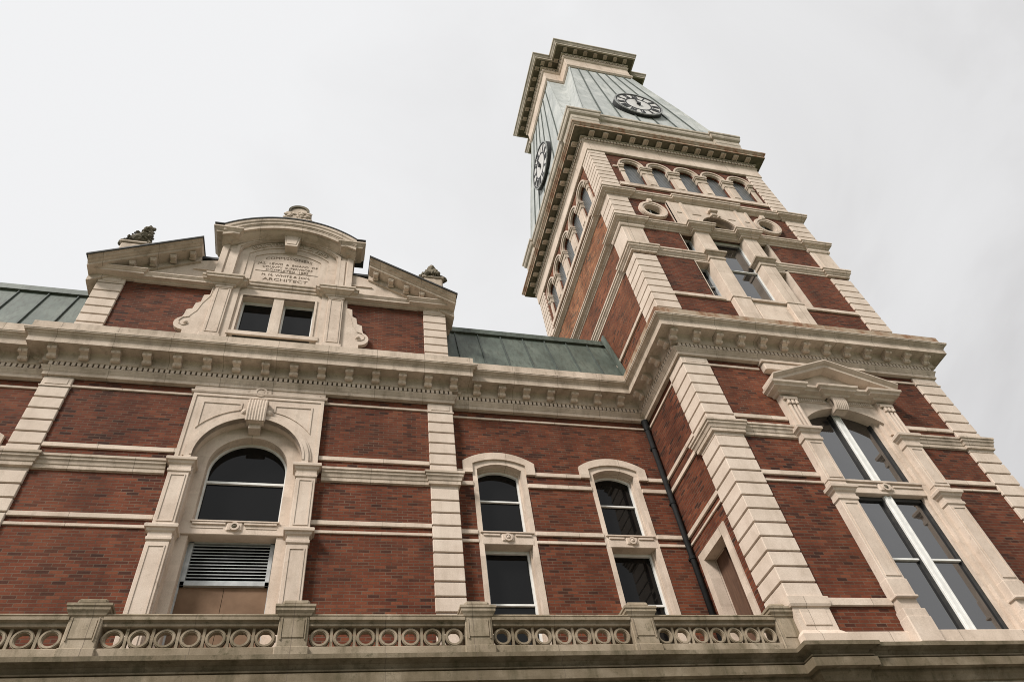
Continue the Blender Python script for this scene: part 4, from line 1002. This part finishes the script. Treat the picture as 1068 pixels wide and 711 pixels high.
# round windows
for x in (8.94, 12.96):
    C_ = lambda r: arc(x, 18.5, r, 0, 360, 32)[:-1]
    g = obj('round_window', MB().poly(C_(.33), [], f2+.16, f2+.19), GLASS, tw)
    mb = MB().poly(C_(.475), [C_(.31)], f2-.03, f2+.14); mb.poly(C_(.45), [C_(.37)], f2-.055, f2); mb.poly(C_(.335), [C_(.30)], f2+.10, f2+.20)
    mb.box(x-.075, x+.075, f2-.08, f2+.1, 18.92, 19.11, .01)
    obj('stone_ring', mb, STONE, g)
    obj('sash_frame', MB().box(x-.24, x+.24, f2+.13, f2+.17, 18.49, 18.51).box(x-.015, x+.015, f2+.13, f2+.17, 18.22, 18.78), GREYF, g)
# centre block with lunette
lun = arc(11.0, 17.84, .60, 180, 0, 24)
blk = [(9.54, 17.66), (10.40, 17.66)] + lun + [(11.60, 17.66), (12.40, 17.66), (12.40, 19.14), (9.54, 19.14)]
cbk = obj('tympanum_block', MB().poly(blk, [], f2-.05, f2+.3), SMOOTH, tw)
mb = MB().poly(arc(11.0, 17.84, .73, 180, 0, 24) + list(reversed(lun)), [], f2-.10, f2+.1); mb.box(10.24, 10.55, f2-.07, f2, 18.50, 18.55); mb.box(11.45, 11.76, f2-.07, f2, 18.50, 18.55)
mb.box(9.54, 9.62, f2-.08, f2, 17.68, 19.12); mb.box(12.32, 12.40, f2-.08, f2, 17.68, 19.12); mb.box(9.98, 10.06, f2-.09, f2, 17.68, 19.12); mb.box(11.94, 12.02, f2-.09, f2, 17.68, 19.12)
mb.box(9.72, 9.88, f2-.07, f2, 18.5, 18.58); mb.box(12.12, 12.28, f2-.07, f2, 18.5, 18.58)
obj('archivolt', mb, SMOOTH, cbk)
mb = MB().box(10.9, 11.1, f2-.15, f2, 18.50, 18.82, .02); mb.box(10.84, 11.16, f2-.22, f2, 18.66, 18.80, .03); mb.lump((10.87, f2-.12, 18.44), .06, 1); mb.lump((11.13, f2-.12, 18.44), .06, 1)
obj('keystone', mb, SMOOTH, cbk)
ln = obj('lunette_window', MB().poly(arc(11.0, 17.82, .62, 180, 0, 24), [], f2+.2, f2+.23), GLASS, tw)
mb = MB()
for a_ in (45, 90, 135): mb.tube([(11.0, f2+.18, 17.82), (11.0+.57*math.cos(R(a_)), f2+.18, 17.82+.60*math.sin(R(a_)))], .018, 6)
obj('sash_frame', mb, GREYF, ln)

# ---- belfry stage with the arcades
H4 = 3.43; f4 = CY-H4; x4 = CX-H4
PIT = 1.045; ACEN = 11.13; BCEN = 12.84; ZS = 21.62; RO = .325
def arcade(centers, plane_, axis, sgn):
    """five round headed windows; plane_ = quoin face coordinate; sgn = outward sign along depth"""
    d = lambda q: plane_ - sgn*q            # q > 0 goes inward
    hol = [[(c-RO, 20.36), (c+RO, 20.36), (c+RO, ZS)] + arc(c, ZS, RO, 0, 180, 16)[1:-1] + [(c-RO, ZS)] for c in centers]
    lo_ = (CX if axis == 'Y' else CY)-H4+.05; hi2 = (CX if axis == 'Y' else CY)+H4-.05
    ww = obj('brick_wall', MB().poly(rect(lo_, hi2, 19.3, 22.7), hol, d(.055), d(.40), axis), BRICK_LIT if axis == 'X' else BRICK, tw)
    # sill band
    lo_ += QW; hi2 -= QW
    obj('sill_course', MB().poly(rect(lo_-.05, hi2+.05, 20.22, 20.40), [], d(.0), d(.2), axis), STONE, tw)
    for c in centers:
        g = obj('belfry_window', MB().poly(hol[0] if False else [(p[0]-0, p[1]) for p in [(c-RO-.02, 20.38), (c+RO+.02, 20.38), (c+RO+.02, ZS)] + arc(c, ZS, RO+.02, 0, 180, 16)[1:-1] + [(c-RO-.02, ZS)]], [], d(.12), d(.15), axis), GRILLE, tw)
        ho = arc(c, ZS, .475, 180, 0, 20); hi3 = arc(c, ZS, .335, 180, 0, 20); hm = arc(c, ZS, .415, 180, 0, 20)
        mb = MB().poly(ho + list(reversed(hi3)), [], d(-.03), d(.12), axis); mb.poly(ho + list(reversed(hm)), [], d(-.07), d(.05), axis)
        obj('arch_hood', mb, STONE, g)
    edges = [centers[0]-PIT/2] + [(a+b)/2 for a, b in zip(centers[:-1], centers[1:])] + [centers[-1]+PIT/2]
    for i, e_ in enumerate(edges):
        a, b = e_-.195, e_+.195
        if i == 0: a = e_+.06
        if i == len(edges)-1: b = e_-.06
        mb = MB().poly(rect(a, b, 20.40, 21.22), [], d(-.005), d(.25), axis)
        if 0 < i < len(edges)-1: mb.poly(rect(a+.09, b-.09, 20.46, 21.16), [], d(-.025), d(.05), axis)
        p_ = obj('arcade_pier', mb, STONE, tw)
        mb = MB()
        for z0, z1, q in ((21.20, 21.25, .03), (21.25, 21.45, .015), (21.45, 21.53, .055), (21.53, 21.63, .08)): mb.poly(rect(a-q*.5, b+q*.5, z0, z1), [], d(-q), d(.2), axis)
        obj('capital', mb, MOULD, p_)
    for a, b in ((lo_, edges[0]+.08), (edges[-1]-.08, hi2)):
        obj('string_course', MB().poly(rect(a, b, 21.53, 21.62), [], d(.01), d(.2), axis), STONE, tw)
arcade([ACEN+PIT*(i-2) for i in range(5)], f4, 'Y', -1)
arcade([BCEN+PIT*(i-2) for i in range(5)], x4, 'X', -1)
corner_quoins(H4, QW*.92, [[22.55-.262*i for i in range(12)]])
pth4 = sqpath(H4)+[]
FR = [(.0, 22.48), (.03, 22.50), (.03, 23.02), (.05, 23.05)]
obj('frieze', MB().sweep(pth4, FR, closed=True), STONE, tw)
BC = [(.05, 23.05), (.07, 23.08), (.07, 23.12), (.05, 23.125), (.05, 23.32), (.11, 23.33), (.12, 23.37), (.07, 23.385), (.07, 23.47)]
BC2 = [(.07, 23.47), (.385, 23.475), (.39, 23.46), (.40, 23.46), (.40, 23.56), (.42, 23.58), (.46, 23.66), (.48, 23.68), (.48, 23.76), (.40, 23.80), (.1, 23.88)]
bc = obj('crown_cornice', MB().sweep(pth4, BC, closed=True), MOULD, tw)
obj('soffit', MB().sweep(pth4, [(.06, 23.468), (.385, 23.472), (.385, 23.49), (.06, 23.49)], closed=True), SOFFIT, bc)
obj('crown_moulding', MB().sweep(pth4, BC2[1:], closed=True, back=.2), RUST, bc)
cl4 = pth4+[pth4[0]]
for k_ in range(4):
    mb = MB(); teeth(mb, cl4, .04, .105, 23.16, 23.29, .125, .085, (k_,), .02); obj('dentils', mb, STONE, bc)
def small_bracket():
    mb = MB().box(-.085, .085, -.235, -.03, -.045, 0); mb.box(-.095, -.055, -.25, -.02, -.075, -.0, .006); mb.box(.055, .095, -.25, -.02, -.075, -.0, .006); mb.box(-.095, .095, -.25, -.21, -.07, -.0, .006)
    return mb
sbp = obj('bracket', small_bracket(), STONE, bc, at=(0, 0, 0))
sps = []
for i in range(13):
    u = -3.15+i*.525
    sps += [(CX+u, CY-H4-.085, 0, 23.466), (CX-H4-.085, CY+u, R(-90), 23.466), (CX+H4+.085, CY+u, R(90), 23.466)]
place_mods(bc, sbp, sps)
# ---- parapet tier under the mansard
HT = 3.50
obj('parapet', MB().sweep(tpath(HT, 1.0, .10), [(.0, 23.7), (.0, 24.6), (.03, 24.62), (.03, 24.95), (.05, 25.0), (.05, 25.25), (.12, 25.32), (.15, 25.40), (.15, 25.5), (.19, 25.55), (.19, 25.66), (-.3, 25.75)], closed=True, back=-.4), TRIM, tw)
# ---- mansard roof on a cross plan
def cross(a, b, z):
    P = [(-b, a), (-b, -a), (-a, -a), (-a, -b), (a, -b), (a, -a), (b, -a), (b, a), (a, a), (a, b), (-a, b), (-a, a)]
    return [(CX+x, CY+y, z) for x, y in P]
def crossr(a, b, z, n):   # inner notch corner sits at n
    P = [(-b, a), (-b, -a), (-n, -n), (-a, -b), (a, -b), (n, -n), (b, -a), (b, a), (n, n), (a, b), (-a, b), (-n, n)]
    return [(CX+x, CY+y, z) for x, y in P]
lv = [crossr(2.92, 3.47, 25.4, 3.05), crossr(2.45, 3.08, 29.0, 2.52), crossr(1.62, 2.48, 34.25, 1.62)]
mb = MB()
vs = [p for r_ in lv for p in r_]; fs = []
for a in range(2):
    for i in range(12): fs.append([a*12+i, a*12+(i+1) % 12, (a+1)*12+(i+1) % 12, (a+1)*12+i])
fs.append([24+i for i in range(12)])
mr_ = obj('mansard_roof', MB().add(vs, fs), TROOF, tw)
def slope_pt(u, lvl_t, face):
    pass
def seam_line(pa, pm, pb, nrm, wd=.024, h=.045):
    mb = MB()
    pts = [Vector(pa), Vector(pm), Vector(pb)]
    t_ = Vector((nrm[1], -nrm[0], 0)); n_ = Vector(nrm)
    vs = []
    for p in pts:
        for s_, hh in ((-wd, -.02), (wd, -.02), (wd*.7, h), (-wd*.7, h)): vs.append(p + t_*s_ + n_*hh)
    fs = [[k*4+j, k*4+(j+1) % 4, (k+1)*4+(j+1) % 4, (k+1)*4+j] for k in range(2) for j in range(4)] + [[0, 1, 2, 3], [8, 9, 10, 11]]
    return mb.add(vs, fs)
A3, B3, Z3 = (2.92, 2.45, 1.62), (3.47, 3.08, 2.48), (25.4, 29.0, 34.25)
for fx_, fy_ in ((0, -1), (-1, 0), (1, 0)):
    for i in range(8):
        f = -1+2*i/7
        P3 = []
        for a, b, z in zip(A3, B3, Z3):
            u = f*a*(1.0 if abs(f) == 1 else 1.0)
            P3.append((CX+u, CY-b, z) if fy_ else (CX+fx_*b, CY+u, z))
        obj('standing_seam', seam_line(*P3, (fx_, fy_, 0)), SEAM if 0 < i < 7 else TROOF, mr_)
# ---- top cornice on the cross plan
ca, cb_ = 1.62, 2.48
tp = [(CX+x, CY+y) for x, y in [(-cb_, ca), (-cb_, -ca), (-ca, -ca), (-ca, -cb_), (ca, -cb_), (ca, -ca), (cb_, -ca), (cb_, ca), (ca, ca), (ca, cb_), (-ca, cb_), (-ca, ca)]]
tc1 = obj('top_cornice', MB().sweep(tp, [(-.02, 34.15), (.05, 34.16), (.11, 34.26), (.11, 34.40), (.06, 34.46), (.06, 35.24), (.10, 35.28), (.14, 35.34), (.14, 35.40), (.11, 35.41), (.11, 35.60), (.18, 35.62), (.18, 35.68), (.14, 35.70), (.14, 35.87)], closed=True, back=-.6), STONE, tw)
obj('soffit', MB().sweep(tp, [(.12, 35.865), (.51, 35.87), (.51, 35.90), (.12, 35.90)], closed=True, back=.1), SOFFIT, tc1)
obj('crown_moulding', MB().sweep(tp, [(.505, 35.855), (.525, 35.855), (.525, 35.97), (.55, 36.0), (.60, 36.12), (.64, 36.16), (.64, 36.26), (.60, 36.30), (.45, 36.34)], closed=True, back=.45), TRIM, tc1)
obj('roof_deck', MB().poly([(x, y) for x, y in [(CX+a, CY+b) for a, b in [(-cb_-.5, ca+.5), (-cb_-.5, -ca-.5), (-ca-.5, -ca-.5), (-ca-.5, -cb_-.5), (ca+.5, -cb_-.5), (ca+.5, -ca-.5), (cb_+.5, -ca-.5), (cb_+.5, ca+.5), (ca+.5, ca+.5), (ca+.5, cb_+.5), (-ca-.5, cb_+.5), (-ca-.5, ca+.5)]]], [], 35.9, 36.28, 'Z'), SEAM, tc1)
for k_ in range(12):
    mb = MB(); teeth(mb, tp+[tp[0]], .10, .165, 35.44, 35.58, .15, .10, (k_,), .02)
    if mb.v: obj('dentils', mb, MOULD, tc1)
sps = []
for u in (-1.62, -1.08, -.54, 0, .54, 1.08, 1.62):
    sps += [(CX+u, CY-cb_-.17, 0, 35.865), (CX-cb_-.17, CY+u, R(-90), 35.865), (CX+cb_+.17, CY+u, R(90), 35.865)]
sps += [(CX-cb_+.3, CY-ca-.17, 0, 35.865), (CX-cb_-.1, CY-ca-.17, 0, 35.865), (CX+cb_-.3, CY-ca-.17, 0, 35.865), (CX-ca-.17, CY-cb_+.3, R(-90), 35.865)]
place_mods(tc1, sbp, sps)

# ================================================================== clocks
def strokes(ch_, w_, h_):
    """bars of a roman letter as (x0,z0,x1,z1,thick) centred on 0"""
    if ch_ == 'I': return [(0, -h_/2, 0, h_/2)]
    if ch_ == 'V': return [(-w_/2, h_/2, 0, -h_/2), (w_/2, h_/2, 0, -h_/2)]
    return [(-w_/2, h_/2, w_/2, -h_/2), (w_/2, h_/2, -w_/2, -h_/2)]
def clock(loc, rz, label):
    """dial faces local -y"""
    t = empty('tower_clock', loc, label, 'clock', 'clocks on the tower roof'); t.rotation_euler = (0, 0, rz)
    def part(name, mb, mat, parent):
        me = bpy.data.meshes.new(name); me.from_pydata(mb.v, [], mb.f)
        bm = bmesh.new(); bm.from_mesh(me); bmesh.ops.recalc_face_normals(bm, faces=bm.faces); bm.to_mesh(me); bm.free()
        me.materials.append(mat); o = bpy.data.objects.new(name, me); COL.objects.link(o); o.parent = parent; return o
    C_ = lambda r, n=48: arc(0, 0, r, 0, 360, n)[:-1]
    part('drum', MB().poly(C_(1.06), [], .0, .75), DIALB, t)
    part('rim', MB().poly(C_(1.055), [C_(1.0)], -.045, .0), RIMG, t)
    dl = part('dial', MB().poly(C_(1.0), [], -.012, .02), DIALW, t)
    part('dial_ring', MB().poly(C_(1.0), [C_(.945)], -.024, .01), DIALB, dl); part('dial_ring', MB().poly(C_(.60), [C_(.54)], -.024, .01), DIALB, dl)
    rom = ['XII', 'I', 'II', 'III', 'IIII', 'V', 'VI', 'VII', 'VIII', 'IX', 'X', 'XI']
    for i, s_ in enumerate(rom):
        a = R(-30*i); wd = {'I': .07, 'V': .14, 'X': .15}
        tot = sum(wd[c] for c in s_); x = -tot/2; mb = MB()
        for c in s_:
            x += wd[c]/2
            for x0, z0, x1, z1 in strokes(c, wd[c]*.62, .29):
                p0 = Vector((x+x0, z0+.767)); p1 = Vector((x+x1, z1+.767)); d = (p1-p0).normalized(); n_ = Vector((-d.y, d.x))*.024
                q = [p0+n_, p0-n_, p1-n_, p1+n_]
                q = [(v.x*math.cos(a)-v.y*math.sin(a), v.x*math.sin(a)+v.y*math.cos(a)) for v in q]
                mb.poly(q, [], -.026-.001*(x0 < 0), .005)
            x += wd[c]/2
        part('numeral', mb, DIALB, dl)
    def hand(name, ang, L, wd, y):
        a = R(-ang); q = [(-wd, -.16), (wd, -.16), (wd*.7, L*.75), (0, L), (-wd*.7, L*.75)]
        part(name, MB().poly([(u*math.cos(a)-v*math.sin(a), u*math.sin(a)+v*math.cos(a)) for u, v in q], [], y, y+.015), DIALB, t)
    hand('hour_hand', 358, .46, .05, -.05); hand('minute_hand', 352, .74, .032, -.075)
    part('hub', MB().poly(C_(.085, 16), [], -.10, .0), DIALB, t)
    return t
clock((CX, 9.50, 27.97), 0, 'white roman dial clock on the front roof slope, facing the viewer')
clock((CX-(CY-9.50), 12.88, 27.97), R(-90), 'white roman dial clock on the left roof slope, seen nearly edge on')

# ================================================================== terrace wall, belt and balustrade
tg = empty('terrace_wall', (-6, 9.7, GZ), 'stone ground storey with moulded belt course under the balustrade', 'wall')
tg['kind'] = 'thing'
mb = MB().box(-20, XT+.08, 9.66, RB+.2, GZ, 4.40)
obj('ashlar_wall', mb, ASHLAR, tg)
BELT = [(0, 4.06), (.03, 4.07), (.05, 4.15), (.08, 4.19), (.08, 4.235), (.19, 4.24), (.19, 4.23), (.20, 4.23), (.205, 4.36), (.17, 4.365), (.15, 4.385), (.185, 4.39), (.185, 4.41), (.14, 4.415), (.13, 4.44), (.16, 4.49), (.23, 4.515), (.28, 4.52), (.28, 4.51), (.295, 4.51), (.30, 4.57), (0, 4.64)]
bp = [(-20, 9.63), (XT, 9.63), (XT, TF), (XT+.76, TF), (XT+.76, TF+.06), (XR-.76, TF+.06), (XR-.76, TF), (XR, TF), (XR, YBK)]
obj('belt_course', MB().sweep(bp, BELT, seg=(0, 1), caps=False), BELTM, tg)
obj('belt_course', MB().sweep(bp, BELT, seg=(1, 8), caps=False), BELTM, base)
obj('terrace_floor', MB().box(-20, XT, 9.5, RB, 4.30, 4.60), MOSSY, tg)
bl = empty('balustrade', (-3, 9.6, 4.6), 'weathered stone balustrade of pierced rings between square pedestals', 'balustrade')
BY = 9.50; PITB = 2.575; posts = [-2.875+PITB*i for i in range(-1, 4)]
def post(cx):
    mb = MB(); y = BY-.03
    mb.box(cx-.20, cx+.20, y, y+.38, 4.60, 5.18, .01)
    mb.box(cx-.14, cx+.14, y-.012, y+.05, 4.86, 5.12, .004)
    mb.box(cx-.165, cx-.15, y-.018, y+.05, 4.83, 5.14); mb.box(cx+.15, cx+.165, y-.018, y+.05, 4.83, 5.14)
    mb.box(cx-.225, cx+.225, y-.025, y+.40, 4.60, 4.74, .015)
    mb.sweep([(cx-.20, y+.38), (cx-.20, y), (cx+.20, y), (cx+.20, y+.38)], [(0, 5.16), (.02, 5.17), (.03, 5.20), (.055, 5.23), (.055, 5.27), (.07, 5.28), (.07, 5.315), (-.04, 5.36)])
    mb.box(cx-.185, cx+.185, y+.0, y+.36, 5.33, 5.42, .03)
    obj('pedestal', mb, MOSSY, bl)
for cx in posts: post(cx)
mb = MB(); y = BY-.03
mb.box(7.17, 7.53, y, y+.38, 4.60, 5.18, .01); mb.box(7.24, 7.45, y-.012, y+.05, 4.82, 5.12, .004)
mb.sweep([(7.17, y+.38), (7.17, y), (7.53, y)], [(0, 5.16), (.02, 5.17), (.03, 5.20), (.055, 5.23), (.055, 5.27), (.07, 5.28), (.07, 5.315), (-.04, 5.36)]); mb.box(7.20, 7.50, y+.02, y+.3, 5.33, 5.42, .03)
obj('pedestal', mb, MOSSY, bl)
ends = posts + [7.37]
RAIL = [(0, 5.04), (.015, 5.045), (.015, 5.075), (-.005, 5.08), (.01, 5.10), (.05, 5.115), (.05, 5.11), (.065, 5.11), (.068, 5.15), (.05, 5.155), (.05, 5.17), (.06, 5.175), (.055, 5.195), (-.10, 5.21)]
for a, b in zip([posts[0]-PITB]+posts, ends):
    xa, xb = a+.20, b-.20
    obj('top_rail', MB().sweep([(xa, BY+.02), (xb, BY+.02)], RAIL, back=-.22), MOSSY, bl)
    obj('bottom_rail', MB().box(xa, xb, BY, BY+.26, 4.60, 4.755, .012), MOSSY, bl)
    n = 7; st = (xb-xa)/n
    for i in range(n):
        c = xa+st*(i+.5); zc = 4.898
        C_ = lambda r: arc(c, zc, r, 0, 360, 28)[:-1]
        mb = MB().poly(C_(.132), [C_(.088)], BY+.05, BY+.12); mb.poly(C_(.121), [C_(.099)], BY+.038, BY+.06)
        for z0, z1 in ((4.75, 4.775), (5.022, 5.045)): mb.box(c-.03, c+.03, BY+.055, BY+.115, z0, z1)
        mb.box(c-st/2+.016, c-.128, BY+.056, BY+.114, zc-.03, zc+.03); mb.box(c+.128, c+st/2-.016, BY+.056, BY+.114, zc-.03, zc+.03)
        obj('ring_baluster', mb, MOSSY, bl)
        if i: obj('mullion_bar', MB().box(c-st/2-.018, c-st/2+.018, BY+.05, BY+.13, 4.75, 5.045), MOSSY, bl)

# ================================================================== drainpipe
dp = empty('drainpipe', (7.42, RB-.09, 4.6), 'black drainpipe in the corner between the wing and the tower', 'drainpipe')
px, py = 7.465, RB-.08
obj('pipe', MB().tube([(px, py, 11.45), (px, py, 4.62)], .056, 14), PIPE, dp, True)
obj('pipe_head', MB().tube([(px, py-.02, 11.5), (px, py-.0, 11.2)], [.085, .066], 12), PIPE, dp)
for z in (10.6, 9.0, 7.6, 6.2): obj('pipe_collar', MB().tube([(px, py, z), (px, py, z+.07)], .068, 14).box(px-.06, px+.06, py+.02, RB+.02, z+.01, z+.05), PIPE, dp)
print('objects', len(bpy.data.objects))
